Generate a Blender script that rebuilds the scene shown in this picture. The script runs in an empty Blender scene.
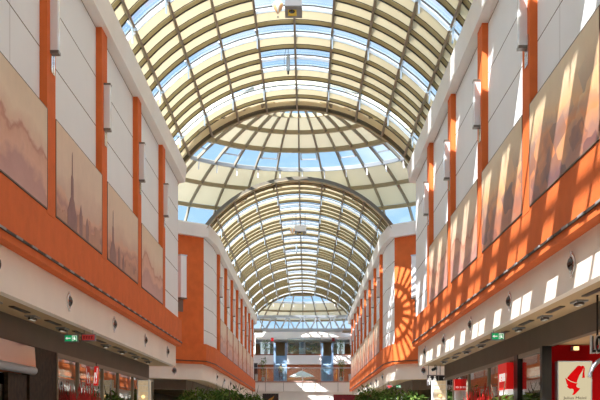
import bpy, bmesh, math, random
from math import sin, cos, pi, sqrt, atan2, radians
from mathutils import Vector, Matrix
random.seed(7)
SC = bpy.context.scene
COL = SC.collection
E = 1.6                       # eye height: all Z values below are measured from eye level, z = Z + E
F = 1100.0                    # focal length in pixels of the 600 px wide frame
U0 = 306.2
CX = 0.33                     # camera stands a little right of the aisle's middle
YC, YC2 = 45.4, 102.4         # the two rotundas
H, RB = 11.37, 5.35           # barrel crown and radius
PITCH = 1.0135

def S(r, g, b):
    f = lambda c: (c/255/12.92) if c/255 <= 0.04045 else ((c/255+0.055)/1.055)**2.4
    return (f(r), f(g), f(b), 1)
def at(u, v, Y):
    return Vector((CX+(u-U0)*Y/F, Y, E+(422.5-v)*Y/F))

# ------------------------------------------------------------------ materials
def new_mat(name):
    m = bpy.data.materials.new(name); m.use_nodes = True
    nt = m.node_tree; nt.nodes.clear()
    out = nt.nodes.new('ShaderNodeOutputMaterial')
    return m, nt, out
def N(nt, t, **kw):
    n = nt.nodes.new(t)
    for k, v in kw.items():
        if k in n.inputs.keys(): n.inputs[k].default_value = v
        else: setattr(n, k, v)
    return n
def pbr(name, col, rough=.6, metal=0, noise=0, nscale=8, bump=0, bscale=60, emit=None, estr=0, spec=.5):
    m, nt, out = new_mat(name)
    b = N(nt, 'ShaderNodeBsdfPrincipled'); L = nt.links.new
    b.inputs['Roughness'].default_value = rough; b.inputs['Metallic'].default_value = metal
    b.inputs['Specular IOR Level'].default_value = spec
    b.inputs['Base Color'].default_value = col
    tc = N(nt, 'ShaderNodeTexCoord')
    if noise:
        n = N(nt, 'ShaderNodeTexNoise'); n.inputs['Scale'].default_value = nscale; n.inputs['Detail'].default_value = 4
        L(tc.outputs['Object'], n.inputs['Vector'])
        r = N(nt, 'ShaderNodeMapRange'); r.inputs[1].default_value = .3; r.inputs[2].default_value = .7
        r.inputs[3].default_value = 1-noise; r.inputs[4].default_value = 1+noise*.4
        L(n.outputs['Fac'], r.inputs[0])
        mx = N(nt, 'ShaderNodeMix', data_type='RGBA', blend_type='MULTIPLY'); mx.inputs[0].default_value = 1
        mx.inputs[6].default_value = col; L(r.outputs[0], mx.inputs[7]); L(mx.outputs[2], b.inputs['Base Color'])
    if bump:
        n2 = N(nt, 'ShaderNodeTexNoise'); n2.inputs['Scale'].default_value = bscale; n2.inputs['Detail'].default_value = 3
        L(tc.outputs['Object'], n2.inputs['Vector'])
        bp = N(nt, 'ShaderNodeBump'); bp.inputs['Strength'].default_value = bump; bp.inputs['Distance'].default_value = .02
        L(n2.outputs['Fac'], bp.inputs['Height']); L(bp.outputs[0], b.inputs['Normal'])
    if emit:
        b.inputs['Emission Color'].default_value = emit; b.inputs['Emission Strength'].default_value = estr
    L(b.outputs[0], out.inputs[0])
    return m
def fabric(name, dcol, tcol, mix):
    m, nt, out = new_mat(name); L = nt.links.new
    d = N(nt, 'ShaderNodeBsdfDiffuse', Color=dcol); t = N(nt, 'ShaderNodeBsdfTranslucent', Color=tcol)
    tc = N(nt, 'ShaderNodeTexCoord'); n = N(nt, 'ShaderNodeTexNoise'); n.inputs['Scale'].default_value = 1.3
    L(tc.outputs['Object'], n.inputs['Vector'])
    mx2 = N(nt, 'ShaderNodeMix', data_type='RGBA', blend_type='MULTIPLY'); mx2.inputs[0].default_value = .18
    mx2.inputs[6].default_value = tcol; L(n.outputs['Fac'], mx2.inputs[7]); L(mx2.outputs[2], t.inputs['Color'])
    x = N(nt, 'ShaderNodeMixShader'); x.inputs[0].default_value = mix
    L(d.outputs[0], x.inputs[1]); L(t.outputs[0], x.inputs[2]); L(x.outputs[0], out.inputs[0])
    return m
def glass(name, tint, refl, rough=.02, gcol=(.9, .95, 1, 1)):
    m, nt, out = new_mat(name); L = nt.links.new
    t = N(nt, 'ShaderNodeBsdfTransparent', Color=tint); g = N(nt, 'ShaderNodeBsdfGlossy', Color=gcol); g.inputs['Roughness'].default_value = rough
    lw = N(nt, 'ShaderNodeLayerWeight'); lw.inputs[0].default_value = .35
    r = N(nt, 'ShaderNodeMapRange'); r.inputs[3].default_value = refl*.35; r.inputs[4].default_value = refl*1.5
    L(lw.outputs['Fresnel'], r.inputs[0])
    x = N(nt, 'ShaderNodeMixShader'); L(r.outputs[0], x.inputs[0]); L(t.outputs[0], x.inputs[1]); L(g.outputs[0], x.inputs[2]); L(x.outputs[0], out.inputs[0])
    return m
def emis(name, col, s):
    m, nt, out = new_mat(name); e = N(nt, 'ShaderNodeEmission', Color=col, Strength=s); nt.links.new(e.outputs[0], out.inputs[0]); return m
def panel_mat(name, col):
    """white cladding panels: horizontal joints every 1.07 m and one butt joint"""
    m, nt, out = new_mat(name); L = nt.links.new
    b = N(nt, 'ShaderNodeBsdfPrincipled'); b.inputs['Roughness'].default_value = .55
    g = N(nt, 'ShaderNodeNewGeometry'); sp = N(nt, 'ShaderNodeSeparateXYZ'); L(g.outputs['Position'], sp.inputs[0])
    def math_(op, a, c):
        n = N(nt, 'ShaderNodeMath', operation=op)
        if hasattr(a, 'links'): L(a, n.inputs[0])
        else: n.inputs[0].default_value = a
        if hasattr(c, 'links'): L(c, n.inputs[1])
        else: n.inputs[1].default_value = c
        return n.outputs[0]
    z = math_('SUBTRACT', sp.outputs[2], 5.39+E-1.07*4-.011)
    fm = math_('MODULO', z, 1.07)
    j = math_('LESS_THAN', fm, .024)
    y = math_('ABSOLUTE', math_('SUBTRACT', sp.outputs[1], 17.0), 0)
    j2 = math_('LESS_THAN', y, .012)
    jj = math_('MAXIMUM', j, math_('MULTIPLY', j2, .6))
    n = N(nt, 'ShaderNodeTexNoise'); n.inputs['Scale'].default_value = .7; n.inputs['Detail'].default_value = 5; L(g.outputs['Position'], n.inputs['Vector'])
    r = N(nt, 'ShaderNodeMapRange'); r.inputs[3].default_value = .93; r.inputs[4].default_value = 1.04; L(n.outputs['Fac'], r.inputs[0])
    mx0 = N(nt, 'ShaderNodeMix', data_type='RGBA', blend_type='MULTIPLY'); mx0.inputs[0].default_value = 1; mx0.inputs[6].default_value = col; L(r.outputs[0], mx0.inputs[7])
    mx = N(nt, 'ShaderNodeMix', data_type='RGBA'); L(jj, mx.inputs[0]); L(mx0.outputs[2], mx.inputs[6]); mx.inputs[7].default_value = (.10, .065, .04, 1)
    L(mx.outputs[2], b.inputs['Base Color']); L(b.outputs[0], out.inputs[0])
    return m
def mural_mat(name, seed, kind):
    """sepia printed picture: banks of cloud over a hazy town, or stacked blocks"""
    m, nt, out = new_mat(name); L = nt.links.new
    b = N(nt, 'ShaderNodeBsdfPrincipled'); b.inputs['Roughness'].default_value = .42; b.inputs['Specular IOR Level'].default_value = .35
    g = N(nt, 'ShaderNodeNewGeometry'); sp = N(nt, 'ShaderNodeSeparateXYZ'); L(g.outputs['Position'], sp.inputs[0])
    mp = N(nt, 'ShaderNodeMapping'); mp.inputs['Location'].default_value = (0, seed*7.3, seed*3.1); mp.inputs['Scale'].default_value = (0, .55, 1.0)
    L(g.outputs['Position'], mp.inputs[0])
    n = N(nt, 'ShaderNodeTexNoise'); n.inputs['Scale'].default_value = .8; n.inputs['Detail'].default_value = 5; n.inputs['Roughness'].default_value = .55
    L(mp.outputs[0], n.inputs['Vector'])
    mr = N(nt, 'ShaderNodeMapRange'); mr.inputs[1].default_value = 3.65+E; mr.inputs[2].default_value = 5.4+E; L(sp.outputs[2], mr.inputs[0])
    ad = N(nt, 'ShaderNodeMath', operation='MULTIPLY_ADD'); L(n.outputs['Fac'], ad.inputs[0]); ad.inputs[1].default_value = 1.1; L(mr.outputs[0], ad.inputs[2])
    sb = N(nt, 'ShaderNodeMath', operation='SUBTRACT'); L(ad.outputs[0], sb.inputs[0]); sb.inputs[1].default_value = .55
    cr = N(nt, 'ShaderNodeValToRGB'); el = cr.color_ramp.elements
    if kind == 'cloud':
        st = [(0, S(196, 146, 136)), (.18, S(186, 134, 122)), (.28, S(216, 164, 138)), (.40, S(206, 150, 122)), (.45, S(184, 118, 92)), (.50, S(216, 178, 152)), (.70, S(224, 198, 170)), (1, S(216, 190, 160))]
    elif kind == 'town':
        st = [(0, S(150, 98, 82)), (.16, S(200, 140, 110)), (.22, S(176, 120, 104)), (.34, S(214, 164, 134)), (.40, S(206, 170, 148)), (.62, S(220, 190, 164)), (1, S(222, 194, 166))]
    else:
        st = [(0, S(176, 120, 100)), (.18, S(158, 118, 112)), (.30, S(208, 150, 108)), (.42, S(186, 150, 130)), (.55, S(222, 184, 140)), (.75, S(216, 190, 156)), (1, S(222, 200, 168))]
    while len(el) < len(st): el.new(.5)
    for e_, (p_, c_) in zip(el, st): e_.position = p_; e_.color = c_
    L(sb.outputs[0], cr.inputs[0])
    last = cr.outputs[0]
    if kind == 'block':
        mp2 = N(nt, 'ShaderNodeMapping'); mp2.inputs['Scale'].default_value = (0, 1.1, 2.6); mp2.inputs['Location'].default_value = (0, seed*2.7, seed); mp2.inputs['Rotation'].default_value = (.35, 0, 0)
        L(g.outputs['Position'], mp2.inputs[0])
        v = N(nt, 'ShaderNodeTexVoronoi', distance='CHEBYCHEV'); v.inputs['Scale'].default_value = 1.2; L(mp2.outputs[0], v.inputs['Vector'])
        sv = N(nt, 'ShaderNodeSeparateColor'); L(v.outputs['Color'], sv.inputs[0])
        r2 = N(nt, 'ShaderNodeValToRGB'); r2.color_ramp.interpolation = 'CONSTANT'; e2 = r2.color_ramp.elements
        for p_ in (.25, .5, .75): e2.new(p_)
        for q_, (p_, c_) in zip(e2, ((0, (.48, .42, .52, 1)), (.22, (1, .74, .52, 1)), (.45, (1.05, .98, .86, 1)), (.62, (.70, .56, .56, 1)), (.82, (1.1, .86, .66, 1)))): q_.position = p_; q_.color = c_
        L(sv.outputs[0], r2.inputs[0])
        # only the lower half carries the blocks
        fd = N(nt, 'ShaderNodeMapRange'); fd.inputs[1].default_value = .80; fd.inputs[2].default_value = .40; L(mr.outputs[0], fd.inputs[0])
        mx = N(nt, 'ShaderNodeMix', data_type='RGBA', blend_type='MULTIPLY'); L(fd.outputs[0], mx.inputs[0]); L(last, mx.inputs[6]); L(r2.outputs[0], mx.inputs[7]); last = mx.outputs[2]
    # fine faded lettering-like band near the top edge of the print
    n3 = N(nt, 'ShaderNodeTexNoise'); n3.inputs['Scale'].default_value = 5; n3.inputs['Detail'].default_value = 3; L(g.outputs['Position'], n3.inputs['Vector'])
    r3 = N(nt, 'ShaderNodeMapRange'); r3.inputs[3].default_value = .93; r3.inputs[4].default_value = 1.06; L(n3.outputs['Fac'], r3.inputs[0])
    m3 = N(nt, 'ShaderNodeMix', data_type='RGBA', blend_type='MULTIPLY'); m3.inputs[0].default_value = 1; L(last, m3.inputs[6]); L(r3.outputs[0], m3.inputs[7])
    L(m3.outputs[2], b.inputs['Base Color']); L(b.outputs[0], out.inputs[0])
    return m

M = {}
M['panel'] = panel_mat('white_panel', S(234, 236, 238))
M['white'] = pbr('white_plaster', S(238, 236, 232), .6, noise=.05, nscale=.8)
M['cream'] = pbr('fascia_bounce_tint', S(242, 231, 218), .6, noise=.05, nscale=.8)  # plaster white tinted warm, standing in for orange bounce light
M['orange'] = pbr('orange_render', S(218, 110, 56), .75, noise=.10, nscale=3, bump=.35, bscale=70, spec=.2)
M['fabric'] = fabric('cream_blind', S(216, 204, 170), S(240, 222, 180), .20)
M['dfabric'] = fabric('cream_dome_blind', S(216, 206, 178), S(238, 224, 188), .21)
M['sheet'] = fabric('white_sheet', S(246, 248, 250), S(255, 255, 255), .5)
M['roofglass'] = glass('roof_glass', (.96, .98, 1, 1), .10)
M['rib'] = pbr('olive_rib', S(172, 160, 128), .55, noise=.06)
M['purlin'] = pbr('dark_purlin', S(140, 130, 112), .5)
M['archgrey'] = pbr('arch_grey', S(112, 106, 94), .5)
M['darkline'] = pbr('gasket_black', S(52, 46, 38), .6)
M['muralframe'] = pbr('mural_frame', S(96, 84, 74), .5)
M['steel'] = pbr('steel_grey', S(176, 182, 190), .35, .7)
M['bluesteel'] = pbr('pale_blue_actuator', S(190, 210, 226), .35, .3)
M['chrome'] = pbr('chrome', S(220, 220, 222), .12, 1)
M['black'] = pbr('black_metal', S(22, 20, 19), .4)
M['blackgloss'] = pbr('black_gloss', S(18, 16, 15), .15)
M['brown'] = pbr('brown_bulkhead', S(96, 84, 70), .6, noise=.12, nscale=1.5)
M['soffit'] = pbr('soffit_board', S(190, 162, 122), .7, noise=.06, nscale=1)
M['granite'] = pbr('granite', S(52, 41, 28), .6, noise=.8, nscale=9, spec=.15)
M['floor'] = pbr('stone_floor', S(232, 228, 220), .25, noise=.10, nscale=1.2)
M['shopwall'] = pbr('shop_wall', S(120, 98, 66), .7, noise=.2, nscale=1.5)
M['shopglass'] = glass('shop_glass', (.74, .76, .72, 1), .55, .015)
M['coppermirror'] = pbr('mirror_fascia', S(168, 132, 108), .12, 1)
M['red'] = pbr('red_paint', S(176, 8, 14), .8, noise=.08, nscale=2, spec=.1)
M['brightred'] = pbr('sign_red', S(214, 20, 18), .4, emit=S(214, 20, 18), estr=.25)
M['darkred'] = pbr('dark_red_sign', S(118, 10, 20), .5)
M['signred'] = pbr('dim_red_sign', S(176, 60, 56), .5, emit=S(170, 50, 46), estr=.25)
M['signgreen'] = pbr('exit_green', S(10, 150, 90), .4, emit=S(10, 150, 90), estr=.55)
M['signwhite'] = pbr('sign_white', S(240, 240, 236), .5, emit=S(240, 240, 236), estr=.35)
M['signdark'] = pbr('sign_dark', S(40, 36, 44), .4)
M['signframe'] = pbr('sign_frame', S(132, 128, 136), .4, .3)
M['lightbox'] = emis('lightbox_cream', S(232, 216, 176), .52)
M['ink'] = pbr('logo_red', S(190, 2, 8), .7, emit=S(200, 4, 10), estr=.3, spec=.1)
M['inkdark'] = pbr('logo_letter', S(48, 34, 26), .5)
M['lampcover'] = pbr('opal_lamp_cover', S(226, 222, 222), .25, spec=.6)
M['lampface'] = pbr('opal_lamp_face', S(240, 242, 246), .15, spec=.8)
M['lampcap'] = pbr('lamp_cap', S(120, 112, 104), .35, .6)
M['lamplens'] = pbr('dark_lens', S(36, 32, 30), .08, spec=1)
M['bulb'] = emis('warm_bulb', S(255, 206, 130), 1.6)
M['downlight'] = emis('downlight_lamp', S(255, 240, 214), .5)
M['leaf'] = fabric('leaf_green', S(66, 92, 44), S(100, 128, 52), .25)
M['leaf2'] = fabric('leaf_light', S(112, 134, 70), S(140, 160, 76), .25)
M['bark'] = pbr('bark', S(92, 72, 52), .9, noise=.3, nscale=20)
M['pot'] = pbr('pot_grey', S(150, 146, 140), .5)
M['twig'] = pbr('red_twig', S(190, 24, 18), .5)
M['grey'] = pbr('grey_paint', S(140, 140, 140), .5)
M['yellow'] = pbr('yellow_label', S(226, 200, 40), .5)
M['balloonw'] = pbr('balloon_white', S(236, 240, 236), .5)
M['balloono'] = pbr('balloon_orange', S(240, 190, 140), .5)
M['stairblue'] = pbr('blue_grey_steel', S(128, 156, 190), .4, .2)
M['tread'] = pbr('slate_tread', S(120, 142, 156), .5)
M['railglass'] = glass('rail_glass', (.86, .93, .92, 1), .18)
M['wood'] = pbr('cherry_wood', S(132, 70, 40), .5, noise=.2, nscale=5)
M['tan'] = pbr('tan_wallpaper', S(176, 152, 112), .7, noise=.12, nscale=2)
M['skin'] = pbr('skin', S(206, 160, 130), .6); M['hair'] = pbr('hair', S(30, 22, 18), .6)
M['olivecloth'] = pbr('olive_cloth', S(92, 88, 60), .9); M['darkcloth'] = pbr('dark_cloth', S(40, 42, 50), .9)
M['daywindow'] = emis('bright_window', S(206, 214, 220), .7)
M['poster'] = pbr('pale_poster', S(214, 206, 196), .5, noise=.4, nscale=6)
M['lattice'] = pbr('white_lattice', S(226, 226, 226), .5)
M['picbrown'] = pbr('picture_dark', S(40, 22, 18), .5); M['picgold'] = pbr('picture_gold', S(206, 140, 50), .5, noise=.4, nscale=9)
M['wovenlamp'] = pbr('woven_lantern', S(206, 192, 168), .7, noise=.25, nscale=12, emit=S(236, 206, 160), estr=.22)
M['silh'] = pbr('print_umber', S(186, 134, 108), .5, noise=.15, nscale=2); M['silh2'] = pbr('print_plum', S(142, 100, 96), .5, noise=.2, nscale=3)

# ------------------------------------------------------------------ mesh building
ORG = {}
class MB:
    def __init__(s): s.v = []; s.f = []; s.m = []
    def face(s, pts, m=0):
        k = len(s.v); s.v += [tuple(p) for p in pts]; s.f.append(tuple(range(k, k+len(pts)))); s.m.append(m)
    def box(s, x0, x1, y0, y1, z0, z1, m=0):
        s.hexa([(x0,y0,z0),(x1,y0,z0),(x1,y1,z0),(x0,y1,z0),(x0,y0,z1),(x1,y0,z1),(x1,y1,z1),(x0,y1,z1)], m)
    def hexa(s, p, m=0):
        k = len(s.v); s.v += [tuple(q) for q in p]
        for f in ((3,2,1,0),(4,5,6,7),(0,1,5,4),(1,2,6,5),(2,3,7,6),(3,0,4,7)):
            s.f.append(tuple(k+i for i in f)); s.m.append(m)
    def bar(s, a, b, w, h, m=0, up=(0,0,1)):
        a, b = Vector(a), Vector(b); d = (b-a).normalized(); u = Vector(up)
        if abs(d.dot(u)) > .98: u = Vector((0,1,0))
        r = d.cross(u).normalized(); u = r.cross(d).normalized()
        c = [(-w/2,-h/2),(w/2,-h/2),(w/2,h/2),(-w/2,h/2)]
        k = len(s.v)
        for q in (a, b): s.v += [tuple(q+r*x+u*y) for x, y in c]
        for f in ((3,2,1,0),(4,5,6,7),(0,1,5,4),(1,2,6,5),(2,3,7,6),(3,0,4,7)):
            s.f.append(tuple(k+i for i in f)); s.m.append(m)
    def tube(s, pts, r, n=8, m=0, cap=True):
        pts = [Vector(p) for p in pts]; rr = r if isinstance(r, (list, tuple)) else [r]*len(pts)
        k = len(s.v); pr = None
        for i, p in enumerate(pts):
            d = (pts[min(i+1, len(pts)-1)]-pts[max(i-1, 0)]).normalized()
            u = Vector((0,0,1)) if abs(d.z) < .95 else Vector((0,1,0))
            a = d.cross(u).normalized(); b = a.cross(d).normalized()
            s.v += [tuple(p+(a*cos(2*pi*j/n)+b*sin(2*pi*j/n))*rr[i]) for j in range(n)]
        for i in range(len(pts)-1):
            for j in range(n):
                s.f.append((k+i*n+j, k+i*n+(j+1)%n, k+(i+1)*n+(j+1)%n, k+(i+1)*n+j)); s.m.append(m)
        if cap:
            s.f.append(tuple(k+j for j in range(n))[::-1]); s.m.append(m)
            s.f.append(tuple(k+(len(pts)-1)*n+j for j in range(n))); s.m.append(m)
    def lathe(s, c, prof, n=16, axis=(0,0,1), m=0, mfun=None):
        """prof: list of (radius, height along axis)"""
        c = Vector(c); ax = Vector(axis).normalized(); u = Vector((0,0,1)) if abs(ax.z) < .9 else Vector((0,1,0))
        a = ax.cross(u).normalized(); b = ax.cross(a).normalized(); k = len(s.v)
        for r, h in prof: s.v += [tuple(c+ax*h+(a*cos(2*pi*j/n)+b*sin(2*pi*j/n))*max(r, .0005)) for j in range(n)]
        for i in range(len(prof)-1):
            for j in range(n):
                s.f.append((k+i*n+j, k+i*n+(j+1)%n, k+(i+1)*n+(j+1)%n, k+(i+1)*n+j)); s.m.append(mfun(i, j) if mfun else m)
        s.f.append(tuple(k+j for j in range(n))[::-1]); s.m.append(mfun(0, 0) if mfun else m)
        s.f.append(tuple(k+(len(prof)-1)*n+j for j in range(n))); s.m.append(mfun(len(prof)-2, 0) if mfun else m)
    def sweep(s, path, prof, mfun=None, m=0, flip=1):
        """closed profile of (offset, z) swept along a 2D path; +offset is on the left of the path (the aisle side)"""
        k = len(s.v); n = len(prof); P = [Vector((p[0], p[1])) for p in path]
        for i, p in enumerate(P):
            def nrm(a, b): d = (b-a).normalized(); return Vector((-d.y, d.x))
            if i == 0: q = nrm(P[0], P[1])
            elif i == len(P)-1: q = nrm(P[-2], P[-1])
            else:
                q1, q2 = nrm(P[i-1], p), nrm(p, P[i+1]); q = (q1+q2).normalized(); q = q/max(.4, q.dot(q1))
            for o, z in prof: s.v.append((flip*(p.x+q.x*o), p.y+q.y*o, z))
        for i in range(len(P)-1):
            for j in range(n):
                s.f.append((k+i*n+j, k+i*n+(j+1)%n, k+(i+1)*n+(j+1)%n, k+(i+1)*n+j)); s.m.append(mfun(i) if mfun else m)
        s.f.append(tuple(k+j for j in range(n))); s.m.append(mfun(0) if mfun else m)
        s.f.append(tuple(k+(len(P)-1)*n+j for j in range(n))); s.m.append(mfun(len(P)-2) if mfun else m)
    def build(s, name, mats, parent=None, smooth=False, recalc=True):
        if not isinstance(mats, (list, tuple)): mats = [mats]
        o0 = ORG.get(parent, Vector((0,0,0))) if parent else Vector((0,0,0))
        me = bpy.data.meshes.new(name)
        me.from_pydata([(x-o0.x, y-o0.y, z-o0.z) for x, y, z in s.v], [], s.f)
        for mt in mats: me.materials.append(M[mt] if isinstance(mt, str) else mt)
        me.polygons.foreach_set('material_index', s.m)
        if smooth: me.polygons.foreach_set('use_smooth', [True]*len(me.polygons))
        me.update()
        if recalc:
            bm = bmesh.new(); bm.from_mesh(me); bmesh.ops.recalc_face_normals(bm, faces=bm.faces); bm.to_mesh(me); bm.free()
        o = bpy.data.objects.new(name, me); COL.objects.link(o)
        if parent: o.parent = parent
        ORG[o] = o0.copy()
        return o
def tag(o, label=None, cat=None, group=None, kind=None):
    for k, v in (('label', label), ('category', cat), ('group', group), ('kind', kind)):
        if v: o[k] = v
    return o
def thing(name, loc, label=None, cat=None, group=None):
    o = bpy.data.objects.new(name, None); COL.objects.link(o); o.location = loc; o.empty_display_size = .1
    ORG[o] = Vector(loc)
    return tag(o, label, cat, group)
def dup(root, loc, rotz, label, group=None, flipx=False):
    r = root.copy(); COL.objects.link(r); r.location = loc; r.rotation_euler = (0, 0, rotz)
    r['label'] = label
    if group: r['group'] = group
    for ch in list(root.children):
        c = ch.copy(); COL.objects.link(c); c.parent = r
        for g in list(ch.children):
            d = g.copy(); COL.objects.link(d); d.parent = c
    return r
def text_faces(txt, size, ext=.004, font_shear=0, bold=0):
    cu = bpy.data.curves.new('letters', 'FONT'); cu.body = txt; cu.size = size; cu.extrude = ext; cu.align_x = 'CENTER'; cu.align_y = 'CENTER'; cu.shear = font_shear; cu.offset = bold
    o = bpy.data.objects.new('letters', cu); COL.objects.link(o)
    dg = bpy.context.evaluated_depsgraph_get(); me = o.evaluated_get(dg).to_mesh()
    vs = [v.co.copy() for v in me.vertices]; fs = [tuple(p.vertices) for p in me.polygons]
    o.evaluated_get(dg).to_mesh_clear(); bpy.data.objects.remove(o); bpy.data.curves.remove(cu)
    return vs, fs
def put_text(mb, txt, size, org, right, up, ext=.004, m=0, bold=0, sx=1):
    vs, fs = text_faces(txt, size, ext, bold=bold); k = len(mb.v); R, U = Vector(right), Vector(up); Nn = R.cross(U)
    for v in vs: mb.v.append(tuple(Vector(org)+R*v.x*sx+U*v.y+Nn*v.z))
    for f in fs: mb.f.append(tuple(k+i for i in f)); mb.m.append(m)
def poly_plate(mb, pts, org, right, up, th, m=0):
    """flat outline with thickness; org = its origin on the face it is fixed to"""
    R, U = Vector(right), Vector(up); Nn = R.cross(U); o = Vector(org)
    a = [o+R*x+U*y for x, y in pts]; b = [p+Nn*th for p in a]; n = len(a)
    mb.face(a[::-1], m); mb.face(b, m)
    for i in range(n): mb.face([a[i], a[(i+1) % n], b[(i+1) % n], b[i]], m)
ORD = ['first','second','third','fourth','fifth','sixth','seventh','eighth','ninth','tenth','eleventh','twelfth','thirteenth','fourteenth','fifteenth']

# ------------------------------------------------------------------ paths of the aisle walls (right side; mirrored for the left)
def arc(cy, r, a0, a1, n):
    return [(r*cos(a0+(a1-a0)*i/n), cy+r*sin(a0+(a1-a0)*i/n)) for i in range(n+1)]
Y0 = -8.0
r1 = sqrt(4.25**2+6.1**2); A1 = atan2(6.1, 4.25)
near_path = [(4.25, Y0)] + arc(YC, r1, -A1, 0, 8)
r2 = sqrt(4.45**2+5.9**2); A2 = atan2(5.9, 4.45)
far_path = arc(YC, r2, 0, A2, 8) + [(4.25, 53.9)] + arc(YC2, r1, -A1, 0, 8) + [(r1, 117.0)]
near_low = [(4.25, Y0), (4.25, 39.3), (9.5, 39.3)]
FINS1 = [8.73, 13.8, 18.89, 23.95, 29.06, 34.09]
FINS1R = [y-.25 for y in FINS1]
FINS2 = [56.35+5.07*k for k in range(8)]
near_or = lambda i: 0 if i == 0 else 1
far_or = lambda i: 1 if i < 8 else (0 if i < 10 else 1)
def wall_block(name, path, orf, s, fins, mur):
    low = near_low if path is near_path else path
    w = MB(); w.sweep(path, [(0, 2.715+E), (0, 9.2+E), (-.25, 9.2+E), (-.25, 2.715+E)], orf, flip=s)
    W = w.build(name, ['panel', 'orange']); tag(W, kind='structure')
    mb = MB(); mb.sweep(path, [(.125, 2.71+E), (.125, 3.65+E), (-.15, 3.65+E), (-.15, 2.71+E)], flip=s); mb.build('balcony_band', 'orange', W)
    mb = MB(); mb.sweep(low, [(-.07, 2.0+E), (-.07, 2.72+E), (-.22, 2.72+E), (-.22, 2.0+E)], flip=s); mb.build('fascia', 'cream', W)
    mb = MB(); mb.sweep(low, [(-.22, 2.0+E), (-.95, 2.0+E), (-.95, 2.08+E), (-.22, 2.08+E)], flip=s); mb.build('soffit', 'soffit', W)
    mb = MB(); mb.sweep(low, [(-.905, 1.53+E), (-.905, 2.01+E), (-1.05, 2.01+E), (-1.05, 1.53+E)], flip=s); mb.build('bulkhead', 'brown', W)
    mb = MB(); mb.sweep(path, [(.24, 8.61+E), (.30, 9.16+E), (.16, 9.24+E), (-1.3, 9.24+E), (-1.3, 9.1+E), (-.05, 9.1+E), (-.05, 8.61+E)], flip=s); mb.build('cornice', 'white', W)
    # dark channel rail with small clips running along the orange band
    mb = MB(); mb.sweep(path, [(.12, 2.828+E), (.15, 2.828+E), (.15, 2.868+E), (.12, 2.868+E)], flip=s)
    yy = 13.0 if path is near_path else 55
    while yy < (39.0 if path is near_path else 96):
        mb.box(min(s*4.085, s*4.13), max(s*4.085, s*4.13), yy, yy+.36, 2.832+E, 2.864+E, 1); yy += .95
    mb.build('cable_rail', ['darkline', 'grey'], W)
    for y in fins:
        mb = MB(); x0, x1 = sorted((s*4.12, s*4.30)); mb.box(x0, x1, y, y+.64, 3.6+E, 8.64+E); mb.build('pilaster', 'orange', W)
    return W
wall_near_left = wall_block('wall_left', near_path, near_or, -1, FINS1, None)
wall_near_right = wall_block('wall_right', near_path, near_or, 1, FINS1R, None)
wall_far_left = wall_block('wall_far_left', far_path, far_or, -1, FINS2, None)
wall_far_right = wall_block('wall_far_right', far_path, far_or, 1, FINS2, None)

# floor, ends, shop shells
mb = MB(); mb.box(-13, 13, Y0-.3, 119, -.2, 0); tag(mb.build('floor', 'floor'), kind='structure')
mb = MB(); mb.box(-13, 13, Y0-.3, Y0, 0, 13.4); tag(mb.build('wall_back', 'white'), kind='structure')
for s, nm in ((-1, 'left'), (1, 'right')):
    mb = MB()
    x0, x1 = sorted((s*10.2, s*10.5)); mb.box(x0, x1, Y0, 117, 0, 3.7)                      # rear wall of the shops
    mb.build('shop_rear', 'shopwall')
    o = bpy.data.objects['shop_rear']; o.name = 'wall_shop_'+nm; tag(o, kind='structure')
    mb = MB(); x0, x1 = sorted((s*5.2, s*10.5)); mb.box(x0, x1, Y0, 39.1, 2.09+E, 2.2+E); mb.box(x0, x1, 54, 117, 2.09+E, 2.2+E)
    mb.sweep(far_path[:11], [(-.9, 2.05+E), (-3.4, 2.05+E), (-3.4, 2.15+E), (-.9, 2.15+E)], flip=s); mb.sweep(near_path[1:], [(-.1, 2.6+E), (-3.4, 2.6+E), (-3.4, 2.7+E), (-.1, 2.7+E)], flip=s)
    x0, x1 = sorted((s*5.3, s*10.2)); mb.box(x0, x1, Y0, 38.5, 1.56+E, 1.62+E); 
    tag(mb.build('ceiling_shop_'+nm, 'soffit'), kind='structure')

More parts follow.
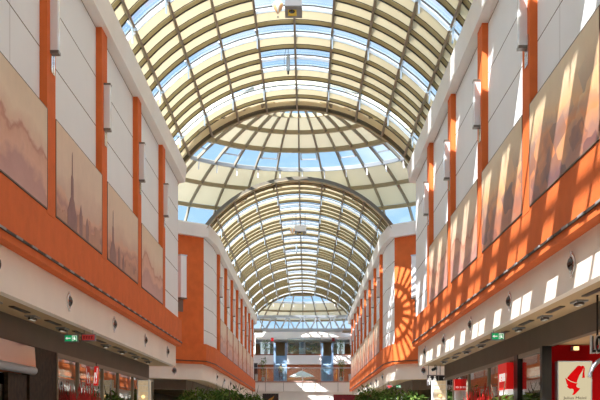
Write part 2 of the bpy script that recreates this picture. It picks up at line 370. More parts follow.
# ------------------------------------------------------------------ barrel vault
STEP = radians(11.8)
def bz(x): return H-(RB-sqrt(max(0, RB*RB-x*x)))
def bp(a, y, d=0): return Vector((sin(a)*(RB+d), y, H-RB+cos(a)*(RB+d)+E))
def barrel(rows, y_end_arcs):
    fab, wht = MB(), MB(); rib_list = []; panes = []; arms = []
    for (ya, yb, kind) in rows:
        rib = MB(); pane = MB()
        for c in range(-5, 5):
            a0, a1 = c*STEP, (c+1)*STEP
            centre = c in (-1, 0)
            gl = kind == 'S' or (kind == 'G' and centre)
            if gl:
                ym = ya+(yb-ya)*.86
                for i in range(2):
                    b0, b1 = a0+(a1-a0)*i/2, a0+(a1-a0)*(i+1)/2
                    pane.face([bp(b0, ya, .05), bp(b1, ya, .05), bp(b1, yb, .05), bp(b0, yb, .05)], 0)
                    wht.face([bp(b0, ym), bp(b1, ym), bp(b1, yb-.01), bp(b0, yb-.01)])
                    wht.face([bp(b0, yb-.01), bp(b1, yb-.01), bp(b1, yb-.01, -.09), bp(b0, yb-.01, -.09)])
                for y_, w_ in ((ym, .03),):
                    for i in range(2):
                        b0, b1 = a0+(a1-a0)*i/2, a0+(a1-a0)*(i+1)/2
                        pane.bar(bp(b0, y_, .01), bp(b1, y_, .01), w_, .035, 1)
            else:
                for i in range(3):
                    b0, b1 = a0+(a1-a0)*i/3, a0+(a1-a0)*(i+1)/3
                    fab.face([bp(b0, ya, -.09), bp(b1, ya, -.09), bp(b1, yb, .02), bp(b0, yb, .02)])
                for i in range(3):
                    b0, b1 = a0+(a1-a0)*i/3, a0+(a1-a0)*(i+1)/3
                    rib.hexa([bp(b0, yb-.03, -.085), bp(b1, yb-.03, -.085), bp(b1, yb+.03, -.085), bp(b0, yb+.03, -.085),
                              bp(b0, yb-.03, .02), bp(b1, yb-.03, .02), bp(b1, yb+.03, .02), bp(b0, yb+.03, .02)], 0)
                    rib.hexa([bp(b0, yb-.04, -.098), bp(b1, yb-.04, -.098), bp(b1, yb+.04, -.098), bp(b0, yb+.04, -.098),
                              bp(b0, yb-.04, -.085), bp(b1, yb-.04, -.085), bp(b1, yb+.04, -.085), bp(b0, yb+.04, -.085)], 1)
                    rib.bar(bp(b0, ya+.78*(yb-ya), -.04), bp(b1, ya+.78*(yb-ya), -.04), .016, .016, 1)
        if rib.v: rib_list.append(rib)
        if pane.v: panes.append(pane)
        if kind == 'S':
            for c in (-4, -3, -2, -1, 1, 2, 3, 4): arms.append((c, ya))
    o = fab.build('ceiling', ['fabric'], recalc=False); tag(o, kind='structure')
    wht.build('white_sheet', 'sheet', o, recalc=False)
    for r in rib_list: r.build('arch_rib', ['rib', 'darkline'], o)
    for p in panes: p.build('skylight', ['roofglass', 'darkline'], o, recalc=False)
    y0, y1 = rows[0][0], rows[-1][1]
    for c in range(-5, 6):
        m = MB(); a = c*STEP
        m.bar(bp(a, y0, -.06), bp(a, y1, -.06), .06, .15, up=bp(a, 0, 1)-bp(a, 0)); m.build('purlin', 'purlin', o)
    for c, y in arms:
        m = MB(); a = c*STEP
        q_ = bp(a, y+.55, -.05); m.bar(q_, q_+Vector((0, .14, -.40)), .04, .05); m.bar(bp(a, y+.35, .0), bp(a, y+.70, -.14), .07, .07)
        m.bar(bp(a, y+.3, -.02), bp(a, y+.42, -.05), .10, .10)
        m.build('vent_actuator', 'bluesteel', o)
    for y in y_end_arcs:
        m = MB()
        for i in range(40):
            b0, b1 = (-5+i/4)*STEP, (-5+(i+1)/4)*STEP
            m.hexa([bp(b0, y-.06, -.11), bp(b1, y-.06, -.11), bp(b1, y+.06, -.11), bp(b0, y+.06, -.11),
                    bp(b0, y-.06, .06), bp(b1, y-.06, .06), bp(b1, y+.06, .06), bp(b0, y+.06, .06)], 0)
            m.hexa([bp(b0, y-.09, -.125), bp(b1, y-.09, -.125), bp(b1, y+.09, -.125), bp(b0, y+.09, -.125),
                    bp(b0, y-.09, -.10), bp(b1, y-.09, -.10), bp(b1, y+.09, -.10), bp(b0, y+.09, -.10)], 1)
        m.build('end_arch', ['archgrey', 'rib'], o)
    return o
PAT = {2: 'S', 3: 'F', 4: 'G', 0: 'G', 1: 'F'}      # counted back from the rotunda
rows = []
k = 0; y = 39.64
while y > Y0:
    kind = 'F' if k == 0 else PAT[k % 5]
    st = PITCH+(.40 if k == 0 else 0); rows.append((y-st, y, kind)); y -= st; k += 1
rows.reverse()
ceiling_near = barrel(rows, [39.64])
rows = []; y = 51.15; k = 0
end2 = YC2-5.76
while y < end2-.4:
    kind = 'F' if k < 2 else {3: 'S', 4: 'F', 0: 'G', 1: 'G', 2: 'F'}[(k-0) % 5] if k >= 3 else 'F'
    rows.append((y, min(y+PITCH*.993, end2), kind)); y += PITCH*.993; k += 1
ceiling_far = barrel(rows, [51.15, end2])

# ------------------------------------------------------------------ rotunda domes
RS, ZA = 11.3, 13.53
def dz(r): return ZA-(RS-sqrt(RS*RS-r*r)) if r <= 7.97 else 10.24-(r-7.97)/(8.5-7.97)*(10.24-9.2)
def dome(yc, far_open):
    nsec = 36
    def P(r, a, d=0): return Vector((r*sin(a), yc+r*cos(a), dz(r)+d+E))
    def clip(p):
        x, y, z = p.x, p.y-yc, p.z-E
        if abs(x) > 4.75: return False
        if far_open and y > 0: return False
        return z < bz(min(abs(x), 4.6))-.02 and abs(y) > 4.5
    bands = [(0.02, .66, 'o', 1), (.66, 1.12, 'g', 1), (1.22, 2.2, 'g', 2), (2.2, 3.55, 'f', 3), (3.55, 4.8, 'f', 3), (4.8, 5.95, 'g', 3), (5.95, 7.0, 'f', 4), (7.0, 7.97, 'f', 5), (7.97, 8.5, 'g', 5)]
    fab, gls = MB(), MB()
    for r0, r1_, t, nr in bands:
        for i in range(nsec):
            for sa in range(3):
                a0 = (i+sa/3)*2*pi/nsec; a1 = (i+(sa+1)/3)*2*pi/nsec
                for q in range(nr):
                    ra, rb = r0+(r1_-r0)*q/nr, r0+(r1_-r0)*(q+1)/nr
                    pts = [P(ra, a0, .06), P(rb, a0, .06), P(rb, a1, .06), P(ra, a1, .06)]
                    c = sum(pts, Vector())/4
                    if clip(c): continue
                    if t == 'g': gls.face(pts, 0)
                    else: fab.face(pts, 0)
    o = fab.build('ceiling', ['dfabric'], recalc=False); tag(o, kind='structure')
    gls.build('skylight', ['roofglass'], o, recalc=False)
    hub = MB(); hub.lathe((0, yc, ZA+E-.12), [(.70, 0), (.70, .10), (.2, .16)], 24); hub.build('hub', 'rib', o)
    for i in range(nsec):
        a = i*2*pi/nsec; m = MB(); steps = [.66, 1.5, 2.2, 3.0, 3.55, 4.2, 4.8, 5.4, 5.95, 6.5, 7.0, 7.5, 7.97, 8.5]
        if i % 2: steps = [1.17]+steps[1:]
        for r0, r1_ in zip(steps, steps[1:]):
            p, q = P(r0, a, -.03), P(r1_, a, -.03)
            if clip((p+q)/2): continue
            m.bar(p, q, .07, .14, 0)
        if m.v: m.build('dome_rib', 'purlin', o)
    for r, w, h in ((1.17, .12, .16), (2.2, .09, .16), (3.55, .10, .18), (4.8, .11, .20), (5.95, .10, .16), (7.0, .10, .18), (7.97, .12, .18), (8.5, .14, .16)):
        m = MB()
        for i in range(72):
            p, q = P(r, i*2*pi/72, -.05), P(r, (i+1)*2*pi/72, -.05)
            if clip((p+q)/2): continue
            m.bar(p, q, w, h)
        m.build('ring_beam', 'steel' if r == 5.95 else 'rib', o)
    # opening lights in the glazed ring: frames in every second bay, tilted arms below the ring
    for i in range(nsec):
        a = (i+.5)*2*pi/nsec; w = .40*2*pi/nsec
        if clip(P(5.95, a)): continue
        if i % 2 == 0:
            m = MB(); fr = [P(4.95, a-w), P(4.95, a+w), P(5.35, a+w), P(5.35, a-w)]
            for p, q in zip(fr, fr[1:]+fr[:1]): m.bar(p+Vector((0,0,-.05)), q+Vector((0,0,-.05)), .05, .06)
            m.build('vent_frame', 'steel', o)
        m = MB(); p = P(5.95, a-w*.9, -.05); m.bar(p, p+Vector((.05*sin(a), .05*cos(a), -.42)), .05, .06); m.build('vent_actuator', 'lampface', o)
    return o
dome1 = dome(YC, False)
dome2 = dome(YC2, True)

# ------------------------------------------------------------------ printed murals between the pilasters
def mural(s, y0, y1, mat, label, sil=None):
    xo = s*4.112; xi = s*4.14
    t = thing('mural_panel', (s*4.1, (y0+y1)/2, 3.66+E), label, 'mural', None)
    mb = MB(); a, b = sorted((xo, xi)); mb.box(a, b, y0+.02, y1-.02, 3.68+E, 5.38+E); mb.build('printed_sheet', mat, t)
    mb = MB(); a, b = sorted((s*4.108, s*4.135)); w = .012
    mb.box(a, b, y0, y1, 3.658+E, 3.68+E); mb.box(a, b, y0, y1, 5.38+E, 5.39+E); mb.box(a, b, y0, y0+w, 3.68+E, 5.38+E); mb.box(a, b, y1-w, y1, 3.68+E, 5.38+E)
    mb.build('frame', 'muralframe', t)
    if sil:
        mb = MB()
        for pts, m, lift in sil: poly_plate(mb, pts, (xo+lift, y0, 3.68+E), (0, 1, 0), (0, 0, 1), .003, m)
        mb.build('skyline_print', ['silh', 'silh2'], t, recalc=True)
    return t
def skyline(seed, L, towers, spire=None):
    rnd = random.Random(seed); out = []
    x = .1; pts = [(.04, .005)]
    while x < L-.2:
        w = rnd.uniform(.12, .34); h = rnd.uniform(.10, .46)*towers*(1 if x > L*.25 else .5)
        pts += [(x, h), (min(x+w, L-.1), h*rnd.uniform(.9, 1.1))]; x += w
    pts += [(L-.06, .005)]
    out.append((pts, 0, 0))
    if spire:
        sx, h = spire
        out.append(([(sx-.42, .01), (sx-.40, h*.20), (sx-.30, h*.26), (sx-.20, h*.36), (sx-.12, h*.40), (sx-.10, h*.66), (sx-.04, h*.70), (sx-.03, h*.95), (sx, h), (sx+.03, h*.95), (sx+.04, h*.70), (sx+.10, h*.66), (sx+.12, h*.40), (sx+.20, h*.36), (sx+.30, h*.26), (sx+.40, h*.20), (sx+.42, .01)], 1, .002))
        for k in range(2):
            bx = sx+.8+.62*k; hh = h*(.26-.06*k)
            out.append(([(bx-.14, .01), (bx-.14, hh), (bx-.09, hh*1.25), (bx, hh*1.6), (bx+.09, hh*1.25), (bx+.14, hh), (bx+.14, .01)], 1, .002))
    return out
LM = [('cloud', 1.0, 'sepia mural of rolling cloud banks, nearest on the left wall', None),
      ('town', 2.0, 'sepia mural with a tall needle tower over a hazy skyline, left wall', skyline(3, 4.4, 1.0, (1.35, 1.45))),
      ('town', 4.0, 'sepia mural with one leafy tower print, third along the left wall', skyline(5, 4.4, .8, (.7, 1.2))),
      ('cloud', 6.5, 'plain sandy cloud mural, farthest of the near left wall beside the rotunda', None)]
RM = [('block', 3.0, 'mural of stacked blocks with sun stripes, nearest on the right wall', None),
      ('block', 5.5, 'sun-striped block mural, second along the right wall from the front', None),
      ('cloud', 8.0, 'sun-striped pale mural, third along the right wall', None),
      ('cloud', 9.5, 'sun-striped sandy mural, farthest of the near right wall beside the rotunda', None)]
bays = list(zip(FINS1[1:], FINS1[2:]+[39.1]))
for i in range(4):
    k, sd, lb, sil = LM[i]; mural(-1, bays[i][0]+.64, bays[i][1], mural_mat('mural_left_%d' % i, sd, k), lb, sil)
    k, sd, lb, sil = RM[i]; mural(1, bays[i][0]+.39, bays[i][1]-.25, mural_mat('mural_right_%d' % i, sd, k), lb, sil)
mfar = mural_mat('mural_far', 12, 'cloud')
for s, nm in ((-1, 'left'), (1, 'right')):
    for i in range(7):
        mural(s, FINS2[i]+.64, FINS2[i+1], mfar, 'pale sandy mural beyond the rotunda, %s along the far %s wall' % (ORD[i], nm))

# ------------------------------------------------------------------ sconces on the pilasters
def make_sconce(loc):
    t = thing('wall_lamp', loc, '', 'wall lamp', 'box sconces on the pilasters'); x, y, z = loc          # faces +x (left wall)
    m = MB(); m.box(x, x+.125, y-.08, y+.08, z+.05, z+1.0); cov = m.build('opal_cover', 'lampcover', t)
    m = MB(); m.box(x+.12, x+.145, y-.065, y+.065, z+.05, z+1.0); m.build('front_lens', 'lampface', cov)
    m = MB(); m.box(x, x+.15, y-.09, y+.09, z, z+.05); m.build('end_cap', 'lampcap', t)
    m = MB(); m.box(x, x+.15, y-.09, y+.09, z+1.0, z+1.04); m.build('end_cap', 'lampcap', t)
    m = MB(); m.box(x-.005, x+.02, y+.10, y+.20, z-.32, z+.2); m.box(x-.005, x+.02, y-.05, y+.05, z-.32, z); m.build('lower_plate', 'chrome', t)
    return t
sc0 = None
def sconce(s, y, label):
    global sc0
    loc = (s*4.12, y, 6.42+E)
    if sc0 is None:
        sc0 = make_sconce((-4.12, y, 6.42+E)); sc0['label'] = label
    else: dup(sc0, loc, 0 if s < 0 else pi, label)
nmr = ['nearest', 'second', 'third', 'farthest']
for s, nm in ((-1, 'left'), (1, 'right')):
    for i, y in enumerate(FINS1[2:]):
        sconce(s, y+.30-(.25 if s > 0 else 0), 'white box wall lamp on the %s orange pilaster of the near %s wall' % (nmr[i] if i != 3 else 'last', nm))
    for i, y in enumerate(FINS2):
        sconce(s, y+.30, 'small white wall lamp on the %s pilaster of the far %s wall beyond the rotunda' % (ORD[i], nm))
# tall pale lanterns on the curved rotunda walls
for s, nm in ((-1, 'left'), (1, 'right')):
    a = radians(42.2); px, py = r2*cos(a)*s, YC+r2*sin(a)
    t = thing('wall_lamp', (px, py, 5.6+E), 'tall white lantern on the curved orange rotunda wall, %s side' % nm, 'wall lamp')
    m = MB(); nrm = Vector((-cos(a)*s, -sin(a), 0)); tg = Vector((-nrm.y, nrm.x, 0)); c = Vector((px, py, 5.7+E))
    def ob(c, hx, d0, d1, z0, z1, mat, name):
        m = MB(); q = []
        for z in (z0, z1):
            for u_, d_ in ((-hx, d0), (hx, d0), (hx, d1), (-hx, d1)): q.append(c+tg*u_+nrm*d_+Vector((0, 0, z)))
        m.hexa(q); return m.build(name, mat, t)
    ob(c, .17, .02, .30, 0, 1.9, 'lampface', 'opal_cover'); ob(c, .19, 0, .32, 1.9, 1.96, 'bluesteel', 'end_cap'); ob(c, .19, 0, .32, -.06, 0, 'lampcap', 'end_cap')
    ob(c, .20, -.02, .03, -.62, -.06, 'lampcap', 'lower_plate')  # dark flat plate on the wall below the lantern

# ------------------------------------------------------------------ round chrome lamps on the cream fascias
def make_port(loc):
    t = thing('fascia_lamp', loc, '', 'lamp', 'round chrome lamps on the fascia'); x, y, z = loc          # faces +x
    m = MB(); m.lathe(loc, [(.155, 0.002), (.165, .015), (.155, .03), (.12, .04), (.115, .02)], 24, (1, 0, 0)); ring = m.build('chrome_ring', 'chrome', t, True)
    m = MB(); m.lathe((x+.012, y, z), [(.118, 0), (.106, .03), (.07, .06), (.024, .075), (.001, .077)], 20, (1, 0, 0)); m.build('dark_lens', 'lamplens', ring, True)
    m = MB(); m.box(x+.002, x+.035, y-.02, y+.02, z-.20, z-.15); m.build('clip', 'chrome', t)
    m = MB(); m.box(x+.002, x+.035, y-.02, y+.02, z+.15, z+.19); m.build('clip', 'chrome', t)
    return t
pt0 = None
def port(x, y, rot, label, dz_=2.37):
    global pt0
    if pt0 is None:
        pt0 = make_port((x, y, dz_+E)); pt0['label'] = label
    else: dup(pt0, (x, y, dz_+E), rot, label)
PY = [16.45, 21.5, 26.55, 31.65, 36.7]
pw = ['nearest', 'second', 'third', 'fourth', 'farthest']
for s, nm in ((-1, 'left'), (1, 'right')):
    for i, y in enumerate(PY):
        port(s*4.32, y, 0 if s < 0 else pi, 'round chrome lamp on the cream fascia, %s one along the near %s side' % (pw[i], nm))
    for i in range(5):
        port(s*4.32, 57.0+5.07*i, 0 if s < 0 else pi, 'small round chrome lamp on the far %s fascia, %s past the rotunda' % (nm, ORD[i]))
    a = radians(40)
    rr = r2+.045
    port(s*rr*cos(a), YC+rr*sin(a), (-(pi-a) if s > 0 else -a), 'round chrome lamp on the curved white rotunda fascia, %s side' % nm)

# ------------------------------------------------------------------ soffit fittings
def make_spot(loc):
    t = thing('soffit_spotlight', loc, '', 'spotlight', 'twin spotlights in the soffit'); x, y, z = loc
    m = MB(); m.box(x-.10, x+.10, y-.22, y+.22, z-.025, z+.0045); m.build('housing', 'grey', t)
    for d in (-.1, .1):
        m = MB(); m.lathe((x, y+d, z-.07), [(.06, 0), (.065, .03), (.05, .05)], 14); hd = m.build('lamp_head', 'lampcap', t)
        m = MB(); m.lathe((x, y+d, z-.073), [(.035, 0), (.035, .004)], 12); m.build('bulb', 'downlight', hd)
    return t
def make_slot(loc):
    t = thing('air_slot', loc, '', 'air vent', 'air slots in the soffit'); x, y, z = loc
    m = MB(); m.box(x-.05, x+.05, y-.55, y+.55, z-.012, z+.0045); m.build('slot_frame', 'brown', t)
    m = MB(); m.box(x-.035, x+.035, y-.5, y+.5, z-.016, z-.011); m.build('grille', 'black', t)
    return t
sp0 = sl0 = None
for s, nm in ((-1, 'left'), (1, 'right')):
    j = 0
    for i, y in enumerate([18.1, 20.7, 23.25, 25.8, 28.3, 30.8, 33.3, 35.8]):
        lb = 'twin spotlight under the near %s soffit, %s one from the front' % (nm, ORD[i])
        loc = (s*4.82, y, 2.0+E-.005)
        if sp0 is None: sp0 = make_spot(loc); sp0['label'] = lb
        else: dup(sp0, loc, 0, lb)
        lb = 'dark air slot in the near %s soffit, %s one from the front' % (nm, ORD[i])
        loc = (s*4.72, y-1.3, 2.0+E-.005)
        if sl0 is None: sl0 = make_slot(loc); sl0['label'] = lb
        else: dup(sl0, loc, 0, lb)

# ------------------------------------------------------------------ shop fronts
def shop_window(n, s, ys, x=5.16, split=None):
    mb = MB(); x0, x1 = sorted((s*x, s*(x+.03))); mb.box(x0, x1, ys[0], ys[-1], .12, 1.53+E)
    w = mb.build('window_%d' % n, 'shopglass'); tag(w, kind='structure')
    for y in ys:
        m = MB(); a, b = sorted((s*(x-.04), s*(x+.07))); m.box(a, b, y-.05, y+.05, 0, 1.53+E); m.build('mullion', 'purlin', w)
    m = MB(); a, b = sorted((s*(x-.04), s*(x+.07))); m.box(a, b, ys[0], ys[-1], 0, .12); m.box(a, b, ys[0], ys[-1], 1.44+E, 1.53+E); m.build('window_frame', 'purlin', w)
    return w
shop_window(1, -1, [24.15, 26.4, 29.6, 32.0, 34.75, 37.3, 39.2])
shop_window(2, 1, [22.1, 25.9, 29.05, 32.6, 36.0, 39.2])
shop_window(3, -1, [54.5, 62, 70, 78, 86, 94], 5.22)
shop_window(4, 1, [54.5, 62, 70, 78, 86, 94], 5.22)
# granite pier beside the first shop on the left
mb = MB(); mb.box(-5.75, -5.14, 21.75, 24.1, 0, 1.53+E); tag(mb.build('trim_1', 'granite'), kind='structure')
# the open shop beside it: mirror fascia with a rounded grey bar, dark door frame
t = thing('shop_fascia', (-5.05, 17.5, 1.0+E), 'mirror-like copper shop fascia with a rounded grey lower edge beside the granite pier', 'fascia')
m = MB(); m.hexa([(-5.12, 12.8, 1.06+E), (-5.0, 12.8, 1.06+E), (-5.0, 21.7, 1.06+E), (-5.12, 21.7, 1.06+E), (-5.145, 12.8, 1.48+E), (-5.025, 12.8, 1.48+E), (-5.025, 21.7, 1.48+E), (-5.145, 21.7, 1.48+E)]); m.build('mirror_sheet', 'coppermirror', t)
m = MB(); m.tube([(-5.05, 12.8, 1.02+E), (-5.05, 21.7, 1.02+E)], .085, 14); m.build('edge_bar', 'steel', t, True)
t = thing('door_frame', (-5.3, 19.3, 0), 'black door frame with wooden panel under the mirror fascia', 'door frame')
m = MB(); m.box(-5.36, -5.2, 12.8, 20.1, .70+E, .92+E); m.box(-5.36, -5.2, 19.75, 20.15, 0, .9+E); m.build('frame', 'blackgloss', t)
m = MB(); m.box(-5.30, -5.2, 20.5, 21.2, .0, .62+E); m.build('wood_panel', 'wood', t)
m = MB(); m.box(-5.26, -5.16, 20.2, 21.6, 0, .93+E); m.box(-5.2, -5.14, 20.18, 20.3, 0, .93+E, 0); m.build('side_post', 'granite', t)
mb = MB(); mb.box(-9.5, -5.3, 21.7, 21.9, 0, 1.6+E); mb.box(-8.2, -8.0, 12, 21.7, 0, 1.6+E); tag(mb.build('wall_shop_inner', 'wood'), kind='structure')
# row of red garments inside
for i in range(9):
    y = 16.2+.42*i
    m = MB(); m.lathe((-5.75, y, .22+E), [(.02, .12), (.10, .02), (.15, -.06), (.13, -.35), (.17, -.72)], 10)
    tag(m.build('red_garment', 'twig', None, True), 'red garment hanging in the open shop on the left, %s from the front' % ORD[i], 'clothing', 'red garments in the left shop')
# twigs in planters behind both windows
for s, nm, y0, y1, zt in ((-1, 'left', 24.6, 27.9, 1.45), (1, 'right', 27.5, 31.3, 1.45)):
    t = thing('twig_planter', (s*4.95, (y0+y1)/2, 0), 'long planter of bright red twigs in front of the %s shop window' % nm, 'planter')
    m = MB(); m.box(min(s*4.82, s*5.08), max(s*4.82, s*5.08), y0, y1, 0, 1.0); m.build('trough', 'pot', t)
    m = MB(); rnd = random.Random(3+s)
    for i in range(150):
        y = rnd.uniform(y0+.05, y1-.05); x = s*rnd.uniform(4.86, 5.04); h = rnd.uniform(.8, zt)
        p = [(x, y, .95), (x+rnd.uniform(-.04, .04), y+rnd.uniform(-.12, .12), .95+(h+.65)*.5), (x+rnd.uniform(-.08, .08), y+rnd.uniform(-.22, .22), .95+h+rnd.uniform(-.1, .25))]
        m.tube(p, [.014, .013, .007], 4)
    tag(m.build('red_twigs', 'twig', t), kind='stuff')
# red hanging sign with white strokes, left window
t = thing('hanging_sign', (-5.06, 28.2, .95+E), 'narrow red hanging sign with white slanted strokes beside the left shop window', 'sign')
m = MB(); m.hexa([(-5.12, 28.18, .95+E), (-5.02, 28.18, .95+E), (-5.02, 28.28, .95+E), (-5.12, 28.28, .95+E), (-5.10, 28.18, 1.44+E), (-5.0, 28.18, 1.44+E), (-5.0, 28.28, 1.44+E), (-5.10, 28.28, 1.44+E)]); m.build('red_plate', 'brightred', t)
for x0, x1, z0, z1 in ((-5.105, -5.08, 1.0, 1.28), (-5.07, -5.045, 1.28, 1.12), (-5.04, -5.02, 1.15, 1.40), (-5.06, -5.04, 1.0, 1.10)):
    m = MB(); m.bar((x0, 28.174, z0+E), (x1, 28.174, z1+E), .016, .010, up=(0, 1, 0)); m.build('white_stroke', 'signwhite', t)
m = MB(); m.tube([(-5.06, 28.23, 1.44+E), (-5.06, 28.23, 1.53+E)], .012, 6); m.build('hanger', 'black', t)

# exit signs: faces towards the camera
def exit_sign(c, w, h, matname, label, picto):
    t = thing('exit_sign' if picto else 'notice_sign', (c[0], c[1], c[2]), label, 'sign')
    x, y, z = c
    m = MB(); m.box(x-w/2, x+w/2, y, y+.06, z-h/2, z+h/2); m.build('sign_box', 'signframe', t)
    m = MB(); m.box(x-w/2+.022, x+w/2-.022, y-.006, y+.002, z-h/2+.02, z+h/2-.02); sf = m.build('sign_face', matname, t)
    m = MB(); m.tube([(x-w*.3, y+.03, z+h/2), (x-w*.3, y+.03, 2.0+E)], .008, 6); m.tube([(x+w*.3, y+.03, z+h/2), (x+w*.3, y+.03, 2.0+E)], .008, 6); m.build('hanger', 'grey', t)
    m = MB(); o = (x, y-.006, z); R, U = (1, 0, 0), (0, 0, 1)
    if picto:
        # arrow to the left
        poly_plate(m, [(-w*.40, 0), (-w*.26, h*.20), (-w*.26, h*.07), (-w*.04, h*.07), (-w*.04, -h*.07), (-w*.26, -h*.07), (-w*.26, -h*.20)], o, R, U, .004)
        # doorway
        for p in ([(w*.06, -h*.36), (w*.10, -h*.36), (w*.10, h*.36), (w*.06, h*.36)], [(w*.10, h*.28), (w*.40, h*.28), (w*.40, h*.36), (w*.10, h*.36)], [(w*.36, -h*.36), (w*.40, -h*.36), (w*.40, h*.28), (w*.36, h*.28)]): poly_plate(m, p, o, R, U, .004)
        # running figure
        poly_plate(m, [(w*.21+.012*cos(k*pi/4), h*.18+.012*sin(k*pi/4)) for k in range(8)], o, R, U, .004)
        for a, b in (((.21, .08), (.24, -.10)), ((.24, -.10), (.32, -.20)), ((.24, -.10), (.15, -.28)), ((.21, .06), (.13, -.04)), ((.21, .06), (.31, -.01))):
            A, B = Vector((x+a[0]*w, y-.008, z+a[1]*h)), Vector((x+b[0]*w, y-.008, z+b[1]*h)); m.bar(A, B, .004, .018, up=(0, 1, 0)) if False else m.bar(A, B, .018, .004, up=(0, 1, 0))
        m.build('pictogram', 'signwhite', sf)
    else:
        for k in range(4):
            m = MB(); poly_plate(m, [(-w*.34+k*w*.18, -h*.2), (-w*.24+k*w*.18, -h*.16), (-w*.26+k*w*.18, h*.02), (-w*.22+k*w*.18, h*.22), (-w*.34+k*w*.18, h*.18)], o, R, U, .004); m.build('pictogram', 'darkred', sf)
    return t
def cz(u, v, Y): p = at(u, v, Y); return (p.x, p.y, p.z)
exit_sign(cz(71.2, 338.3, 23.75), .31, .165, 'signgreen', 'green exit sign with a running figure and left arrow, left soffit', True)
exit_sign(cz(88.3, 337.5, 23.75), .31, .155, 'signred', 'dim red notice sign hanging beside the left green exit sign', False)
exit_sign(cz(498, 336.3, 23.9), .30, .17, 'signgreen', 'green exit sign with a running figure, under the near right soffit', True)
exit_sign(cz(398.5, 386.5, 53), .26, .16, 'signgreen', 'tiny green exit sign beyond the rotunda on the right above the trees', True)
exit_sign(cz(389.5, 386.7, 53), .26, .15, 'signred', 'tiny red notice sign beyond the rotunda beside a green exit sign', False)

# toilet direction sign hanging at the end of the right soffit
t = thing('hanging_sign', cz(438.5, 380, 38.4), 'dark hanging sign with white man and woman pictograms, right side', 'sign')
c = at(438.5, 380.2, 38.4); w, h = .80, .36
m = MB(); m.box(c.x-w/2, c.x+w/2, c.y, c.y+.06, c.z-h/2, c.z+h/2); m.build('sign_frame', 'signframe', t)
m = MB(); m.box(c.x-w/2+.03, c.x-.02, c.y-.006, c.y, c.z-h/2+.03, c.z+h/2-.03); m.box(c.x+.02, c.x+w/2-.03, c.y-.006, c.y, c.z-h/2+.03, c.z+h/2-.03); m.build('sign_face', 'signdark', t)
m = MB(); o = (c.x, c.y-.006, c.z)
for px in (-.31, -.13):
    m = MB(); poly_plate(m, [(px+.03*cos(k*pi/4), .115+.03*sin(k*pi/4)) for k in range(8)], o, (1,0,0), (0,0,1), .004); m.build('pictogram_head', 'signwhite', t)
    m = MB()
    if px < -.2: poly_plate(m, [(px-.065, -.04), (px-.025, -.04), (px-.025, -.15), (px+.025, -.15), (px+.025, -.04), (px+.065, -.04), (px+.05, .075), (px-.05, .075)], o, (1,0,0), (0,0,1), .004)
    else: poly_plate(m, [(px-.085, -.07), (px-.03, -.07), (px-.03, -.15), (px+.03, -.15), (px+.03, -.07), (px+.085, -.07), (px+.035, .075), (px-.035, .075)], o, (1,0,0), (0,0,1), .004)
    m.build('pictogram_body', 'signwhite', t)
m = MB()
for k in range(16):
    a0, a1 = k*pi/8, (k+1)*pi/8
    poly_plate(m, [(.22+.055*cos(a0), .05+.055*sin(a0)), (.22+.055*cos(a1), .05+.055*sin(a1)), (.22+.035*cos(a1), .05+.035*sin(a1)), (.22+.035*cos(a0), .05+.035*sin(a0))], o, (1,0,0), (0,0,1), .004)
m.build('pictogram_ring', 'signwhite', t)
m = MB()
for px in (-.34, -.06, .06): m.tube([(c.x+px, c.y+.03, c.z+h/2), (c.x+px, c.y+.03, 2.0+E)], .010, 6)
m.build('hanger', 'black', t)
# security camera under the fascia end
t = thing('security_camera', cz(433, 369.5, 38.0), 'small dark camera on a stem above the toilet sign', 'camera')
c = at(433.5, 369.5, 38.0); m = MB(); m.tube([(c.x-.05, c.y, c.z-.02), (c.x+.10, c.y-.08, c.z+.05)], .05, 10); m.build('camera_body', 'black', t)
m = MB(); m.tube([(c.x+.03, c.y, c.z), (c.x+.06, c.y+.02, 2.0+E)], .012, 6); m.build('stem', 'black', t)

# woven lantern columns
def lantern(u0, u1, vtop, Y, label):
    a, b = at(u0, vtop, Y), at(u1, vtop, Y); w = b.x-a.x
    t = thing('lantern_column', ((a.x+b.x)/2, Y+w/2, 0), label, 'lantern')
    m = MB(); m.box(a.x+.02, b.x-.02, Y+.02, Y+w-.02, .12, a.z-.02); m.build('woven_shade', 'wovenlamp', t)
    m = MB()
    for x in (a.x, b.x-.035):
        for y in (Y, Y+w-.035): m.box(x, x+.035, y, y+.035, .0, a.z)
    z = .3
    while z < a.z: m.box(a.x, b.x, Y-.004, Y+.016, z, z+.014); z += .16
    m.build('frame', 'lattice', t)
    m = MB(); m.box(a.x, b.x, Y, Y+w, 0, .12); m.build('plinth', 'black', t)
    m = MB(); m.lathe(((a.x+b.x)/2, Y-.02, a.z-.52), [(.002, -.05), (.05, -.02), (.05, .02), (.002, .05)], 10); m.build('bulb', 'bulb', t)
lantern(433, 447, 380, 36.5, 'tall woven lantern column in front of the toilet sign on the right')
lantern(137, 149.5, 379.5, 33.2, 'tall woven lantern column near the last left shop window')

# right: projecting red box sign with white lettering
t = thing('box_sign', (5.0, 25.8, .77+E), 'red box sign with white lettering on the right shop window', 'sign')
m = MB(); m.box(4.93, 5.09, 25.26, 26.4, .77+E, 1.38+E); bx_ = m.build('sign_box', 'brightred', t)
m = MB(); put_text(m, 'news', .36, (4.928, 25.8, 1.08+E), (0, -1, 0), (0, 0, 1), .006, bold=.010); m.build('lettering', 'signwhite', bx_)
m = MB(); m.box(4.96, 5.09, 25.3, 26.35, .65+E, .765+E); m.build('under_ledge', 'signwhite', t)
# black posts
mb = MB(); mb.box(5.10, 5.26, 24.85, 25.25, .35+E, 1.53+E); tag(mb.build('trim_2', 'black'), kind='structure')
